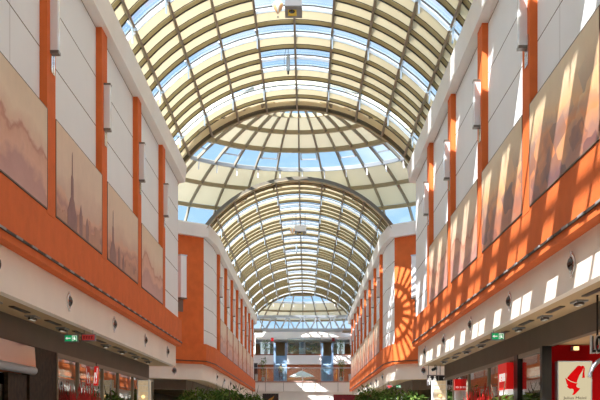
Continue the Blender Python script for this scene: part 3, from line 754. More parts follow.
# small red totem further back
t = thing('box_sign', cz(459, 384, 34.4), 'small red box sign with white marks above a pale column, right side', 'sign')
c = at(459, 384.5, 34.4)
m = MB(); m.box(c.x-.13, c.x+.13, 34.4, 34.7, c.z-.17, c.z+.17); m.build('sign_box', 'brightred', t)
m = MB(); put_text(m, 'm n', .12, (c.x-.01, 34.397, c.z-.08), (1, 0, 0), (0, 0, 1), .004); m.build('lettering', 'signwhite', t)
m = MB(); m.box(c.x+.13, c.x+.22, 34.45, 34.8, c.z-.2, c.z+.25); m.build('bracket', 'black', t)
m = MB(); m.lathe((c.x-.02, 34.55, 0), [(.11, 0), (.11, c.z-.19)], 16); tag(m.build('display_column', 'lampface', None, True), 'pale round column under the small red sign', 'column')

# ------------------------------------------------------------------ red cafe with the light box
mb = MB(); mb.box(5.2, 10.2, 22.15, 22.35, 0, 1.56+E); tag(mb.build('wall_cafe', 'red'), kind='structure')
mb = MB(); mb.box(5.05, 5.24, 22.0, 22.2, 0, 1.53+E); tag(mb.build('trim_3', 'black'), kind='structure')
YL = 21.9
a, b = at(558.5, 362, YL), at(591, 362, YL); sx = (b.x-a.x)/32.5
t = thing('light_box_sign', ((a.x+b.x)/2, YL, 1.2), 'cream light box with a red head in a tasselled fez on the red wall', 'sign')
m = MB(); m.box(a.x, b.x, YL, YL+.24, a.z-1.02, a.z); lp = m.build('light_panel', 'lightbox', t)
m = MB(); 
for x0, x1, z0, z1 in ((a.x-.02, a.x, a.z-1.04, a.z+.02), (b.x, b.x+.02, a.z-1.04, a.z+.02), (a.x, b.x, a.z, a.z+.02), (a.x, b.x, a.z-1.04, a.z-1.02)): m.box(x0, x1, YL-.01, YL+.25, z0, z1)
m.build('frame', 'steel', t)
# outline in crop pixels (x right, y down, 10 px per photo px, origin 545,360)
def cp(x, y): return (((545+x/10)-558.5)*sx, -((360+y/10)-362)*sx)
fez = [(322, 62), (340, 55), (382, 68), (378, 100), (345, 150), (322, 205), (318, 226), (300, 224), (262, 212), (232, 194), (218, 180), (260, 130), (300, 88)]
face_ = [(214, 186), (228, 200), (258, 218), (298, 230), (328, 234), (316, 246), (312, 262), (322, 274), (352, 286), (330, 312), (300, 342), (284, 350), (270, 346), (286, 322), (284, 294), (268, 288), (248, 290), (232, 278), (220, 268), (228, 254), (216, 236), (210, 212), (202, 180)]
tas = [(372, 56), (390, 62), (398, 84), (394, 130), (398, 178), (372, 180), (376, 130), (384, 92), (378, 72), (362, 64)]
eye = [(376, 66), (366, 70), (368, 82), (378, 80)]
m = MB()
for P_ in (fez, face_, tas): poly_plate(m, [cp(*q) for q in P_][::-1], (a.x, YL-.001, a.z), (1,0,0), (0,0,1), .006)
m.build('emblem', 'ink', lp)
m = MB(); put_text(m, 'Julius Meinl', 2.9*sx*1.35, (a.x+16.5*sx, YL-.002, a.z-36.0*sx), (1,0,0), (0,0,1), .004, sx=1.35*.95); m.build('lettering', 'inkdark', lp)
# wall lamp over it
c = at(576, 348.8, 21.95)
t = thing('picture_lamp', (c.x, c.y, c.z), 'small warm lit lamp on the red wall above the light box', 'lamp')
m = MB(); m.box(c.x-.06, c.x+.06, c.y-.02, c.y+.2, c.z-.03, c.z+.05); m.build('lamp_body', 'steel', t)
m = MB(); m.box(c.x-.05, c.x+.05, c.y-.03, c.y-.02, c.z-.028, c.z+.045); m.build('bulb', 'bulb', t)
# channel letters on a rod and a curved trim below
t = thing('channel_letters', cz(603, 345, 17.2), 'large pale channel letters hung from a rod at the right edge', 'sign')
c = at(592.0, 345.2, 17.2)
m = MB(); put_text(m, 'LO', .36, (c.x+.075, 17.2, c.z), (1,0,0), (0,0,1), .035, bold=.002, sx=.34); m.build('lettering', ['black'], t)
m = MB(); put_text(m, 'LO', .37, (c.x+.07, 17.25, c.z), (1,0,0), (0,0,1), .03, bold=.018, sx=.36); m.build('letter_rim', ['lampcover'], t)
m = MB(); m.tube([(c.x+.10, 17.26, c.z), (c.x+.10, 17.26, 2.0+E)], .016, 8); m.build('hanger', 'black', t)
m = MB(); pts = []
for k in range(10):
    q = radians(180-k*10); pts.append((c.x+.34+.36*cos(q), 17.25, c.z-.50+.32*sin(q)))
m.tube(pts, .035, 8); tag(m.build('arched_trim', 'steel', None, True), 'curved grey tube below the pale channel letters', 'trim')

# ------------------------------------------------------------------ hung box and balloons under the vault
def speaker_box(u, Y, Z, w, d, h, label):
    cx_ = CX+(u-U0)*Y/F
    t = thing('ceiling_box', (cx_, Y, Z+E), label, 'equipment box'); z = Z+E
    m = MB(); m.box(cx_-w/2, cx_+w/2, Y, Y+d, z, z+h); m.build('casing', 'lampcover', t)
    m = MB(); m.box(cx_-w/2-.004, cx_+w/2+.004, Y-.004, Y+d+.004, z-.02, z); m.build('base_plate', 'grey', t)
    m = MB(); m.lathe((cx_-.04*w/.43, Y+d*.38, z-.06), [(.07*w/.43, 0), (.085*w/.43, .04)], 18); m.build('lens', 'blackgloss', t)
    m = MB(); m.box(cx_-.14*w/.43, cx_+.08*w/.43, Y+d*.28, Y+d*.80, z-.026, z-.0195); m.build('label_plate', 'yellow', t)
    m = MB()
    for sx_ in (-1, 1): m.tube([(cx_+sx_*w*.4, Y+d/2, z+h), (cx_+sx_*w*.4, Y+d/2, bz(cx_+sx_*w*.4)+E)], .012, 6)
    m.build('hanger', 'black', t)
speaker_box(293.3, 27.7, 10.5, .43, .8, .32, 'white and grey equipment box with a dark lens hung under the near vault')
speaker_box(300.5, 59.2, 10.3, .62, .9, .32, 'small white equipment box hung under the far vault')
def balloon(u, v, Y, R, label):
    p = at(u, v, Y)
    t = thing('hanging_balloon', (p.x, p.y, p.z), label, 'balloon ornament')
    m = MB(); prof = [(R*.12, -R*1.5), (R*.42, -R*1.05), (R*.82, -R*.5), (R, 0), (R*.92, R*.45), (R*.6, R*.82), (R*.1, R)]
    m.lathe((p.x, p.y, p.z), prof, 20, m=0, mfun=lambda i, j: 1 if (j % 5) in (1, 2, 3) and i < 4 else 0); m.build('envelope', ['balloonw', 'balloono'], t, True)
    m = MB(); m.lathe((p.x, p.y, p.z-R*2.15), [(R*.18, 0), (R*.22, R*.25)], 10); m.build('basket', 'purlin', t)
    m = MB(); m.tube([(p.x, p.y, p.z+R), (p.x, p.y, bz(p.x)+E)], .006, 5); m.build('cord', 'grey', t)
balloon(278, 6, 27.5, .135, 'white and orange balloon ornament beside the grey box under the near vault')
balloon(292.5, 230.0, 59, .15, 'small white and orange balloon ornament under the far vault')
def pendant(u, v0, v1, Y, w, label):
    a, b = at(u, v0, Y), at(u, v1, Y)
    t = thing('hanging_tube', (a.x, Y, b.z), label, 'pendant')
    m = MB(); m.tube([(a.x, Y, a.z), (a.x, Y, b.z)], w, 12); m.build('casing', 'steel', t)
    m = MB(); m.tube([(a.x, Y, b.z), (a.x, Y, b.z-.1)], w*.55, 10); m.build('tip', 'black', t)
    m = MB(); m.tube([(a.x, Y, a.z), (a.x, Y, bz(a.x)+E)], .008, 5); m.tube([(a.x-.12, Y, b.z+.05), (a.x-.12, Y, a.z-.05), (a.x-.05, Y, bz(a.x)+E)], .007, 5); m.build('cord', 'black', t)
pendant(288.2, 56, 71, 33.2, .055, 'grey hanging tube under the near vault skylight')
pendant(296.5, 244, 252, 70, .05, 'small grey hanging tube deep in the far vault')

# ------------------------------------------------------------------ potted trees in the rotunda
def tree(x, y, top, R, label, seed, n=420):
    rnd = random.Random(seed)
    t = thing('potted_tree', (x, y, 0), label, 'tree')
    m = MB(); m.lathe((x, y, 0), [(.26, 0), (.34, .55), (.36, .6), (.31, .6), (.30, .52)], 18); m.build('pot', 'pot', t, True)
    cz_ = top-R*.85
    m = MB(); m.tube([(x, y, .5), (x+.03, y, cz_*.6), (x-.02, y+.03, cz_+.1)], [.05, .04, .025], 8)
    for k in range(7):
        a = k*.9; m.tube([(x, y, cz_*.62+.08*k), (x+R*.5*cos(a), y+R*.5*sin(a), cz_+.05*k), (x+R*.85*cos(a), y+R*.85*sin(a), cz_+.12*k)], [.02, .014, .006], 5)
    m.build('trunk', 'bark', t, True)
    m = MB()
    for k in range(n):
        while 1:
            p = Vector((rnd.uniform(-1, 1), rnd.uniform(-1, 1), rnd.uniform(-1, 1)))
            if .35 < p.length < 1: break
        lump = 1+.18*sin(5*p.x+seed)*cos(4*p.y+seed*2)
        c = Vector((x+p.x*R*lump, y+p.y*R*lump, cz_+p.z*R*.85*lump))
        d = Vector((p.x+rnd.uniform(-.6, .6), p.y+rnd.uniform(-.6, .6), rnd.uniform(-.9, .3))).normalized()
        sd = d.cross(Vector((rnd.uniform(-.3, .3), rnd.uniform(-.3, .3), 1))).normalized(); up = sd.cross(d).normalized()
        l, w = rnd.uniform(.18, .30), rnd.uniform(.07, .11); mt = 1 if rnd.random() < .4 else 0
        a_, b_, c_ = c, c+d*l*.5+up*.015, c+d*l
        m.face([a_, b_+sd*w*.5, c_, b_-up*.0], mt); m.face([a_, b_, c_, b_-sd*w*.5], mt)
    m.build('foliage', ['leaf', 'leaf2'], t, recalc=False)
def tr(u, vtop, Y, R, label, seed, n=420):
    p = at(u, vtop, Y); tree(p.x, Y, p.z-.05, R, label, seed, int(n*1.7))
tr(200, 386.5, 45.0, .74, 'broad potted fig tree left of centre, in front of the curved white fascia', 1, 480)
tr(232, 385.5, 43.0, .64, 'potted fig tree in the left half of the rotunda, nearest the aisle middle', 2, 420)
tr(219, 388, 48.0, .42, 'potted fig tree standing behind and between the two left fig trees', 8, 300)
tr(189, 391, 48.0, .36, 'small potted tree farthest left in the rotunda greenery', 6, 240)
tr(254, 392, 49, .42, 'slim small tree left of the gold picture sign', 7, 220)
tr(398, 386.0, 45.0, .80, 'broad potted fig tree in the right half of the rotunda', 3, 520)
tr(369, 385.5, 47.2, .55, 'potted fig tree behind the dark red sign, right of centre', 4, 340)
tr(384, 388.5, 49.6, .38, 'potted tree between the two right fig trees, farther back', 12, 260)
tr(414, 390.5, 42.6, .42, 'small potted tree at the right edge of the rotunda greenery', 5, 240)
for i, (u, v, Y, s) in enumerate(((470, 391, 31, 1), (558, 0, 0, 0))):
    if s: pass
tr(540, 391, 23.5, .30, 'small green plant inside the right shop window beside the cafe', 9, 160)
tr(499, 394, 24.3, .26, 'small green plant below the red box sign', 10, 140)
tr(113, 393, 31.0, .30, 'small green plant behind the left shop window', 11, 150)

# kiosk signs seen low in the middle
c0, c1 = at(333.5, 394.5, 60), at(372.5, 394.5, 60)
t = thing('kiosk_sign', ((c0.x+c1.x)/2, 60, 0), 'wide dark red kiosk sign at the lower centre', 'sign')
m = MB(); m.box(c0.x, c1.x, 60, 60.25, c0.z-.75, c0.z); m.build('sign_panel', 'darkred', t)
m = MB(); put_text(m, 'lla', .22, (c0.x+.55, 59.998, c0.z-.30), (1,0,0), (0,0,1), .004); m.build('lettering', 'signred', t)
m = MB(); m.box(c0.x+.05, c0.x+.15, 60.05, 60.2, 0, c0.z-.7); m.box(c1.x-.15, c1.x-.05, 60.05, 60.2, 0, c0.z-.7); m.build('leg', 'black', t)
c0, c1 = at(262.5, 393.5, 75), at(278.5, 393.5, 75)
t = thing('picture_sign', ((c0.x+c1.x)/2, 75, 0), 'dark picture sign with a golden print at the lower left of centre', 'sign')
m = MB(); m.box(c0.x, c1.x, 75, 75.12, c0.z-.9, c0.z); m.build('sign_panel', 'picbrown', t)
m = MB()
for pts in ([(.12, .12), (.5, .16), (.62, .42), (.45, .5), (.2, .36)], [(.68, .10), (.98, .12), (.92, .34), (.72, .3)], [(.4, .5), (.62, .62), (.8, .74), (.74, .56), (.6, .44)]): poly_plate(m, pts, (c0.x, 75, c0.z-.9), (1,0,0), (0,0,1), .004)
m.build('golden_print', 'picgold', t)
m = MB(); m.box(c0.x+.1, c0.x+.16, 75.02, 75.1, 0, c0.z-.85); m.box(c1.x-.16, c1.x-.1, 75.02, 75.1, 0, c0.z-.85); m.build('leg', 'black', t)

# ------------------------------------------------------------------ far rotunda: truss, gallery, stairs
def zv(v, Y): return E+(422.5-v)*Y/F
def xu(u, Y): return CX+(u-U0)*Y/F
YT = 98.6
t = thing('roof_truss', (0, YT, zv(331, YT)), 'grey steel lattice truss spanning the far end of the aisle', 'truss')
zt, zb = zv(315.8, YT), zv(328.5, YT); xl, xr = -4.7, 4.7
nb = 14
for y_ in (YT, YT+1.0):
    m = MB(); m.box(xl, xr, y_-.11, y_+.11, zt-.14, zt+.04); m.build('top_chord', 'steel', t)
    m = MB(); m.box(xl, xr, y_-.11, y_+.11, zb-.20, zb); m.build('bottom_chord', 'steel', t)
    for i in range(nb):
        x0, x1 = xl+(xr-xl)*i/nb, xl+(xr-xl)*(i+1)/nb; m = MB()
        if i % 2: m.bar((x0, y_, zt-.05), (x1, y_, zb-.1), .09, .09)
        else: m.bar((x0, y_, zb-.1), (x1, y_, zt-.05), .09, .09)
        m.build('web_bar', 'steel', t)
for x0, x1 in ((-4.9, -3.6), (3.6, 4.9)):
    m = MB(); m.box(x0, x1, YT-.2, YT+1.2, zb-.30, zb-.2); m.build('end_bearing', 'purlin', t)

YG, YU, YB = 104.8, 108.4, 114.6       # gallery edge, upper landing edge, rear wall
zg0, zg1 = zv(391.5, YG), zv(381.2, YG)
zu0, zu1 = zv(364, YU), zv(354.2, YU)
mb = MB(); mb.box(-8, 8, 110.2, 110.9, zv(337, 110.2), zv(330, 110.2)); mb.box(-8, 8, 110.4, 116, zv(339, 110.2), zv(337, 110.2)); 
mb.box(-9, 9, 110.4, 110.8, zv(337, 110.2), 9.3+E); tag(mb.build('wall_far', 'white'), kind='structure')
for x0, x1, nm in ((-8, -4.75, 'left'), (4.8, 8, 'right')):
    mb = MB(); mb.box(x0, x1, 110.2, 110.6, zu1, zv(337, 110.2)); tag(mb.build('wall_gallery_'+nm, 'white'), kind='structure')
mb = MB(); mb.box(-9, 9, YB, YB+.3, 0, 9.2+E); tag(mb.build('wall_far_rear', 'tan'), kind='structure')
mb = MB(); mb.box(-7.4, 7.4, YG, YB, zg1-.12, zg1); mb.box(-7.4, 7.4, YG+.02, YG+.4, zg0, zg1-.12)
g = mb.build('floor_gallery', 'white'); tag(g, kind='structure')
m = MB(); m.box(-7.4, 7.4, YG-.03, YG+.01, zg1-.10, zg1-.02); m.build('edge_strip', 'wood', g)
for x in (xu(265.5, YG), xu(283.5, YG), xu(320.5, YG), xu(338, YG)):
    m = MB(); m.box(x-.015, x+.015, YG+.005, YG+.03, zg0, zg1-.12); m.build('panel_joint', 'darkline', g)
mb = MB(); mb.box(-7.4, 7.4, YG+.3, YG+.6, 0, zg0+.02); tag(mb.build('wall_gallery_base', 'white'), kind='structure')
# upper landing in three stretches, with the stairs between them
mb = MB(); sl, sr = (-2.72, -1.62), (1.88, 2.86)
for x0, x1 in ((-7.4, sl[0]), (sl[1], sr[0]), (sr[1], 7.4)): mb.box(x0, x1, YU, YB, zu0+.1, zu1); mb.box(x0, x1, YU-.04, YU, zu0, zu1-.1)
mb.box(-7.4, 7.4, YU+2.5, YB, zu0+.1, zu1)
lz = mb.build('floor_upper', 'lattice'); tag(lz, kind='structure')
m = MB()
for x0, x1 in ((-7.4, sl[0]), (sl[1], sr[0]), (sr[1], 7.4)): m.box(x0, x1, YU-.06, YU+.02, zu1-.09, zu1+.0)
m.build('edge_strip', 'wood', lz)
mb = MB(); mb.box(-7.4, 7.4, 111.4, 111.6, zg1, zu0+.1); tag(mb.build('wall_lower_gallery', 'wood'), kind='structure')
for s_, (x0, x1), nm in ((0, sl, 'left'), (1, sr, 'right')):
    t = thing('staircase', ((x0+x1)/2, YG+1, zg1), 'blue-grey steel staircase to the upper landing, %s one' % nm, 'stairs')
    n = 16; ya, yb = YG+1.75, YU+2.5
    for i in range(n):
        m = MB(); z = zg1+(zu1-zg1)*(i+1)/n; y_ = ya+(yb-ya)*i/n
        m.box(x0, x1, y_, y_+(yb-ya)/n+.03, z-.05, z); m.box(x0, x1, y_+.02, y_+.04, z-(zu1-zg1)/n, z-.05, 1); m.build('tread', ['tread', 'stairblue'], t)
    for x in (x0, x1):
        m = MB(); m.bar((x, ya-.2, zg1+.05), (x, yb, zu1), .07, .32); m.box(x-.09, x+.09, ya-.5, ya-.3, zg1, zv(342, YG)); m.build('stringer', 'stairblue', t)
        m = MB(); m.tube([(x, ya-.2, zg1+1.05), (x, yb, zu1+1.0)], .035, 8); m.build('handrail', 'stairblue', t)
def railing(x0, x1, y, z, h, label, kind='glass'):
    t = thing('glass_railing', ((x0+x1)/2, y, z), label, 'railing')
    m = MB(); m.box(x0, x1, y, y+.015, z+.05, z+h-.04); m.build('glass_panel', 'railglass', t)
    m = MB(); m.tube([(x0, y, z+h), (x1, y, z+h)], .03, 8); m.build('handrail', 'steel', t)
    n = max(2, int((x1-x0)/1.5)+1)
    for i in range(n):
        x = x0+.03+(x1-x0-.06)*i/(n-1); m = MB(); m.box(x-.025, x+.025, y-.025, y+.025, z, z+h); m.build('post', 'steel', t)
railing(-5.2, 5.2, YG+.1, zg1, 1.27, 'long glass railing along the lower gallery edge at the far end')
railing(-5.2, sl[0]-.1, YU+.05, zu1, 1.1, 'glass railing on the upper landing left of the stairs')
railing(sl[1]+.1, sr[0]-.1, YU+.05, zu1, 1.55, 'tall glass railing on the upper landing between the two staircases')
railing(sr[1]+.1, 5.2, YU+.05, zu1, 1.1, 'glass railing on the upper landing right of the stairs')
# things on the gallery
def gplant(u, v0, v1, Y, label, seed, R=.5):
    b = zu1 if v1 < 370 else zg1; x = xu(u, Y); rnd = random.Random(seed); t = thing('potted_plant', (x, Y, b), label, 'plant'); tp = zv(v0, Y)
    m = MB(); m.lathe((x, Y, b), [(.15, 0), (.2, .42), (.17, .42)], 14); m.build('pot', 'pot', t, True)
    m = MB(); m.tube([(x, Y, b+.3), (x, Y, (b+tp)/2+.2)], .025, 6); m.build('stem', 'bark', t)
    m = MB()
    for k in range(150):
        p = Vector((x+rnd.gauss(0, R*.45), Y+rnd.gauss(0, R*.4), min(tp, b+.5+(tp-b-.5)*rnd.random()**.7)))
        d = Vector((rnd.uniform(-1, 1), rnd.uniform(-1, 1), rnd.uniform(-.8, .5))).normalized(); sd = d.cross(Vector((0, 0, 1))).normalized()
        l, w = .28, .10; m.face([p, p+d*l*.5+sd*w*.5, p+d*l, p+d*l*.5-sd*w*.5], k % 2)
    m.build('foliage', ['leaf', 'leaf2'], t, recalc=False)
gplant(263, 358.5, 381.2, YG+.8, 'bushy potted plant on the lower gallery, left end', 21, .36)
gplant(341.5, 360.5, 381.2, YG+.9, 'leafy potted plant on the lower gallery, right end', 22, .36)
gplant(266, 341, 354.2, YU+1.2, 'tall plant on the upper landing by the left bright window', 23, .42)
gplant(291, 344.5, 354.2, YU+3.4, 'dark leafy plant on the upper landing right of the left stairs', 24, .5)
gplant(313, 344.5, 354.2, YU+3.4, 'dark leafy plant on the upper landing left of the right stairs', 25, .5)
gplant(340.5, 341, 354.2, YU+1.2, 'tall plant on the upper landing by the right bright window', 26, .42)
# bright windows at the back of the upper landing
for n, (u0, u1) in ((5, (260.5, 270)), (6, (337, 344.5))):
    x0, x1 = xu(u0, YB), xu(u1, YB); mb = MB(); mb.box(x0, x1, YB-.06, YB-.01, zu1+.1, zv(335.5, YB)); w = mb.build('window_%d' % n, 'daywindow'); tag(w, kind='structure')
    m = MB(); m.box(x0-.06, x0, YB-.08, YB, zu1, zv(335, YB)); m.box(x1, x1+.06, YB-.08, YB, zu1, zv(335, YB)); m.box((x0+x1)/2-.03, (x0+x1)/2+.03, YB-.08, YB-.05, zu1, zv(335, YB)); m.build('window_frame', 'darkline', w)
# pale door in the middle of the back wall
x0, x1 = xu(299, YB), xu(305.5, YB); mb = MB(); mb.box(x0, x1, YB-.08, YB, zu1, zv(340.5, YB)); w = mb.build('door_1', 'bluesteel'); tag(w, kind='structure')
m = MB(); m.box((x0+x1)/2-.15, (x0+x1)/2+.15, YB-.11, YB-.08, zu1+1.0, zu1+1.7); m.build('notice', 'stairblue', w)
# ceiling notices
for u, col, lb in ((272.3, 'brightred', 'red hanging notice on the upper landing beside the left stairs'), (333.3, 'darkred', 'dark red hanging notice on the upper landing beside the right stairs')):
    c = at(u, 339.5, YU+.8); t = thing('hanging_notice', (c.x, c.y, c.z), lb, 'notice'); m = MB(); m.box(c.x-.14, c.x+.14, c.y, c.y+.06, c.z-.17, c.z+.17); m.build('notice_plate', col, t)
    m = MB(); m.tube([(c.x, c.y+.03, c.z+.17), (c.x, c.y+.03, zv(338, 110.2)-.0)], .012, 6); m.build('hanger', 'grey', t)
for u, lb in ((278, 'pale strip sign above the left stairs'), (328.5, 'pale strip sign above the right stairs'), (345.3, 'pale strip sign at the right end of the upper landing')):
    c = at(u, 338.2, YU+2.4); m = MB(); w_ = .30; m.box(c.x-w_, c.x+w_, c.y, c.y+.06, c.z-.055, c.z+.055); t = thing('strip_sign', (c.x, c.y, c.z), lb, 'sign'); m.build('sign_panel', 'signwhite', t)
    m = MB(); m.tube([(c.x-.2, c.y+.03, c.z), (c.x-.2, c.y+.03, zv(337, 110.2))], .01, 5); m.tube([(c.x+.2, c.y+.03, c.z), (c.x+.2, c.y+.03, zv(337, 110.2))], .01, 5); m.build('hanger', 'grey', t)
# cabinet, bins, parasol
x0, x1 = xu(251.5, YG+1), xu(257.5, YG+1)
t = thing('cabinet', ((x0+x1)/2, YG+1, zg1), 'dark tall cabinet at the left end of the lower gallery', 'cabinet')
m = MB(); m.box(x0, x1, YG+.8, YG+1.4, zg1, zv(363.5, YG+1)); m.build('body', 'signdark', t); m = MB(); m.box(x0-.03, x1+.03, YG+.77, YG+1.43, zv(363.5, YG+1), zv(363, YG+1)); m.build('top', 'grey', t)
m = MB(); m.box((x0+x1)/2-.015, (x0+x1)/2+.015, YG+.775, YG+.8, zg1+.1, zg1+1.5); m.build('door_gap', 'black', t)
for u, lb in ((256.3, 'pale litter bin beside the dark cabinet on the gallery'), (350, 'pale litter bin at the right end of the gallery')):
    x = xu(u, YG+.6); t = thing('litter_bin', (x, YG+.6, zg1), lb, 'bin'); m = MB(); m.lathe((x, YG+.6, zg1), [(.13, 0), (.15, .55), (.15, .6)], 14); m.build('body', 'lampcover', t, True)
    m = MB(); m.lathe((x, YG+.6, zg1+.6), [(.16, 0), (.14, .08), (.05, .12)], 14); m.build('lid', 'steel', t, True)
xc = xu(302, 107)
t = thing('parasol', (xc, 107.4, zg1), 'wide white parasol under the upper landing between the stairs', 'parasol')
m = MB(); m.lathe((xc, 107.4, zg1+.55), [(1.25, 0), (.9, .2), (.4, .42), (.03, .58), (.02, .55), (.4, .38), (.9, .16), (1.22, -.02)], 12); m.build('canopy', 'lattice', t)
m = MB(); m.tube([(xc, 107.4, zg1), (xc, 107.4, zg1+1.1)], .03, 8); m.build('pole', 'steel', t)
x0, x1 = xu(288.5, 106), xu(317.5, 106)
t = thing('planter_box', (xc, 106, zg1), 'long low wooden bench box in front of the parasol', 'bench'); m = MB(); m.box(x0, x1, 105.7, 106.1, zg1, zg1+.22); m.build('body', 'wood', t); m = MB(); m.box(x0-.03, x1+.03, 105.67, 106.13, zg1+.22, zg1+.27); m.build('top', 'picgold', t)
for i, (u, lb) in enumerate(((266.5, 'narrow wooden door leaf on the gallery, left of the left stairs'), (335.5, 'narrow wooden door leaf on the gallery, right of the right stairs'))):
    x = xu(u, 111.3); mb = MB(); mb.box(x-.45, x+.45, 111.3, 111.4, zg1, zg1+2.0); w = mb.build('door_%d' % (i+2), 'wood'); tag(w, kind='structure')
    m = MB(); m.tube([(x+.1, 111.25, zg1+.5), (x+.1, 111.25, zg1+1.6)], .03, 8); m.build('door_handle', 'picgold', w)

# person on the left stairs, seen from behind
def person(x, y, z):
    t = thing('person', (x, y, z), 'person with dark hair in an olive top at the foot of the left stairs', 'person')
    me = bpy.data.meshes.new('body')
    J = [(0,0,.92,.13),(0,0,1.12,.125),(0,.01,1.32,.15),(0,.01,1.45,.06),(0,-.0,1.52,.055),(0,-.01,1.60,.085),(0,-.01,1.68,.075),
         (-.17,.01,1.37,.055),(-.23,.0,1.12,.042),(-.20,.12,.94,.034),(-.19,.18,.90,.03),
         (.17,.01,1.37,.055),(.23,.0,1.12,.042),(.20,.12,.94,.034),(.19,.18,.90,.03),
         (-.09,0,.84,.09),(-.10,.04,.48,.06),(-.10,-.02,.09,.04),(-.10,.10,.04,.035),
         (.09,0,.84,.09),(.10,.02,.48,.06),(.10,.02,.09,.04),(.10,.14,.04,.035)]
    Ed = [(0,1),(1,2),(2,3),(3,4),(4,5),(5,6),(2,7),(7,8),(8,9),(9,10),(2,11),(11,12),(12,13),(13,14),(0,15),(15,16),(16,17),(17,18),(0,19),(19,20),(20,21),(21,22)]
    me.from_pydata([j[:3] for j in J], Ed, []); me.materials.append(M['skin']); me.materials.append(M['olivecloth']); me.materials.append(M['darkcloth'])
    o = bpy.data.objects.new('body', me); COL.objects.link(o)
    md = o.modifiers.new('skin', 'SKIN'); 
    for v, j in zip(me.skin_vertices[0].data, J): v.radius = (j[3], j[3])
    me.skin_vertices[0].data[0].use_root = True
    sb = o.modifiers.new('sub', 'SUBSURF'); sb.levels = 1; sb.render_levels = 1
    dg = bpy.context.evaluated_depsgraph_get(); m2 = bpy.data.meshes.new_from_object(o.evaluated_get(dg))
    bpy.data.objects.remove(o); m2.name = 'body'
    if len(m2.materials) == 0:
        for k in ('skin', 'olivecloth', 'darkcloth'): m2.materials.append(M[k])
    for p in m2.polygons:
        c = p.center; p.use_smooth = True
        p.material_index = 2 if c.z < .93 and abs(c.x) < .17 else (1 if c.z < 1.45 and not (c.z < 1.0) else 0)
    b = bpy.data.objects.new('body', m2); COL.objects.link(b); b.parent = t
    m = MB(); c = Vector((x, y-.02, z+1.63)); m.lathe((c.x, c.y, c.z-.06), [(.085, -.06), (.105, .02), (.10, .09), (.06, .15), (.01, .165)], 14); m.build('hair', 'hair', t, True)
    for sgn in (-1, 1):
        m = MB(); bx = Vector((x+sgn*.19, y+.18, z+.90))
        for k, l in enumerate((.075, .085, .08, .065)):
            a = bx+Vector(((k-1.5)*.018, .02, -.01)); m.tube([a, a+Vector((0, .03, -l*.5)), a+Vector((0, .03, -l))], [.009, .008, .006], 6)
        a = bx+Vector((-sgn*.035, .02, 0)); m.tube([a, a+Vector((-sgn*.02, .03, -.03)), a+Vector((-sgn*.015, .045, -.055))], [.010, .009, .007], 6)
        m.build('hand', 'skin', t, True)
person(xu(281, YG+.75), YG+.75, zg1)

# ------------------------------------------------------------------ light
SUN = Vector((.385, .54, -.75)).normalized()
ld = bpy.data.lights.new('sun', 'SUN'); ld.energy = 10.0; ld.angle = radians(.53); ld.color = (1.0, .96, .91)
lo = bpy.data.objects.new('sun', ld); COL.objects.link(lo); lo.rotation_euler = SUN.to_track_quat('-Z', 'Y').to_euler(); lo.location = (-20, -10, 40)
def area(name, loc, sx_, sy_, e, col, rot=(0, 0, 0)):
    d = bpy.data.lights.new(name, 'AREA'); d.shape = 'RECTANGLE'; d.size = sx_; d.size_y = sy_; d.energy = e; d.color = col
    o = bpy.data.objects.new(name, d); COL.objects.link(o); o.location = loc; o.rotation_euler = rot
area('shop_lamp', (-7.2, 31, 1.5+E), 1.5, 12, 120, (1, .85, .62))
area('shop_lamp', (7.2, 31, 1.5+E), 1.5, 12, 160, (1, .86, .66))
area('cafe_lamp', (7.0, 19.5, 1.45+E), 2.5, 2.5, 60, (1, .88, .7))
area('shop_lamp', (-6.8, 17, 1.45+E), 1.5, 5, 50, (1, .75, .45))
area('gallery_fill', (0, 109.6, zu0+.05), 9, 1.0, 160, (1, .9, .78))  # added fill under the landing to brighten the lower gallery, no fitting
area('gallery_fill', (0, 112.6, zv(339, 112)-.1), 8, 1.5, 900, (1, .9, .75))  # unseen fill added to brighten the rear wall of the upper landing

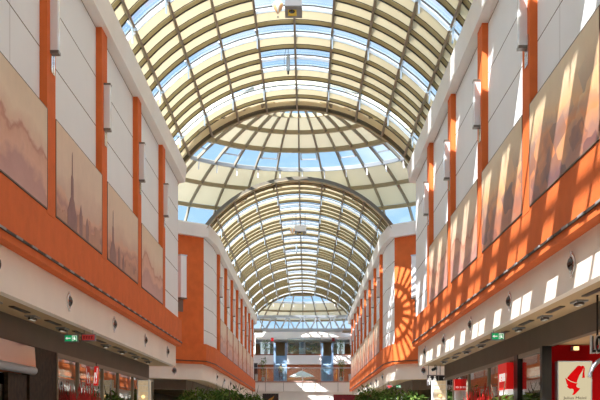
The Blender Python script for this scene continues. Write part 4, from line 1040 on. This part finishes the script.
w = bpy.data.worlds.new('sky'); SC.world = w; w.use_nodes = True; nt = w.node_tree; nt.nodes.clear(); L = nt.links.new
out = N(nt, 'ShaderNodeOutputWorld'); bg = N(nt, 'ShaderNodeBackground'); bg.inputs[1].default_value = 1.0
tc = N(nt, 'ShaderNodeTexCoord'); mp = N(nt, 'ShaderNodeMapping'); mp.inputs['Scale'].default_value = (1, 1, 1.8); L(tc.outputs['Generated'], mp.inputs[0])
n = N(nt, 'ShaderNodeTexNoise'); n.inputs['Scale'].default_value = 5; n.inputs['Detail'].default_value = 6; L(mp.outputs[0], n.inputs['Vector'])
cr = N(nt, 'ShaderNodeValToRGB'); cr.color_ramp.elements[0].position = .52; cr.color_ramp.elements[0].color = (.30, .49, .70, 1); cr.color_ramp.elements[1].position = .71; cr.color_ramp.elements[1].color = (.66, .76, .86, 1)
L(n.outputs['Fac'], cr.inputs[0]); 
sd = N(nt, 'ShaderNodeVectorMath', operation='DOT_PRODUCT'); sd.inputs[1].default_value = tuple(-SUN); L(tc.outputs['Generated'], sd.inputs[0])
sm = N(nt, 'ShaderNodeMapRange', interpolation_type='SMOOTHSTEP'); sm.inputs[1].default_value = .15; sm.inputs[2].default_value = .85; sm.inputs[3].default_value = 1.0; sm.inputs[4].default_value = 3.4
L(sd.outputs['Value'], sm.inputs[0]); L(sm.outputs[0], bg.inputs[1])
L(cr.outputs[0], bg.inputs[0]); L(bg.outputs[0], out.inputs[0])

# ------------------------------------------------------------------ camera
cd = bpy.data.cameras.new('camera'); cd.sensor_fit = 'HORIZONTAL'; cd.sensor_width = 36; cd.lens = F/600*36
cd.shift_x = (300-U0)/600; cd.shift_y = 222.5/600; cd.clip_end = 400; cd.clip_start = .1
co = bpy.data.objects.new('camera', cd); COL.objects.link(co); co.location = (CX, 0, E); co.rotation_euler = (pi/2, 0, 0); SC.camera = co
SC.view_settings.view_transform = 'Standard'; SC.view_settings.look = 'None'; SC.view_settings.gamma = 1; SC.view_settings.exposure = .66
SC.view_settings.use_curve_mapping = False
SC.cycles.max_bounces = 10; SC.cycles.diffuse_bounces = 6; SC.cycles.transparent_max_bounces = 16; SC.cycles.transmission_bounces = 6
SC.cycles.sample_clamp_indirect = 6; SC.cycles.use_denoising = True
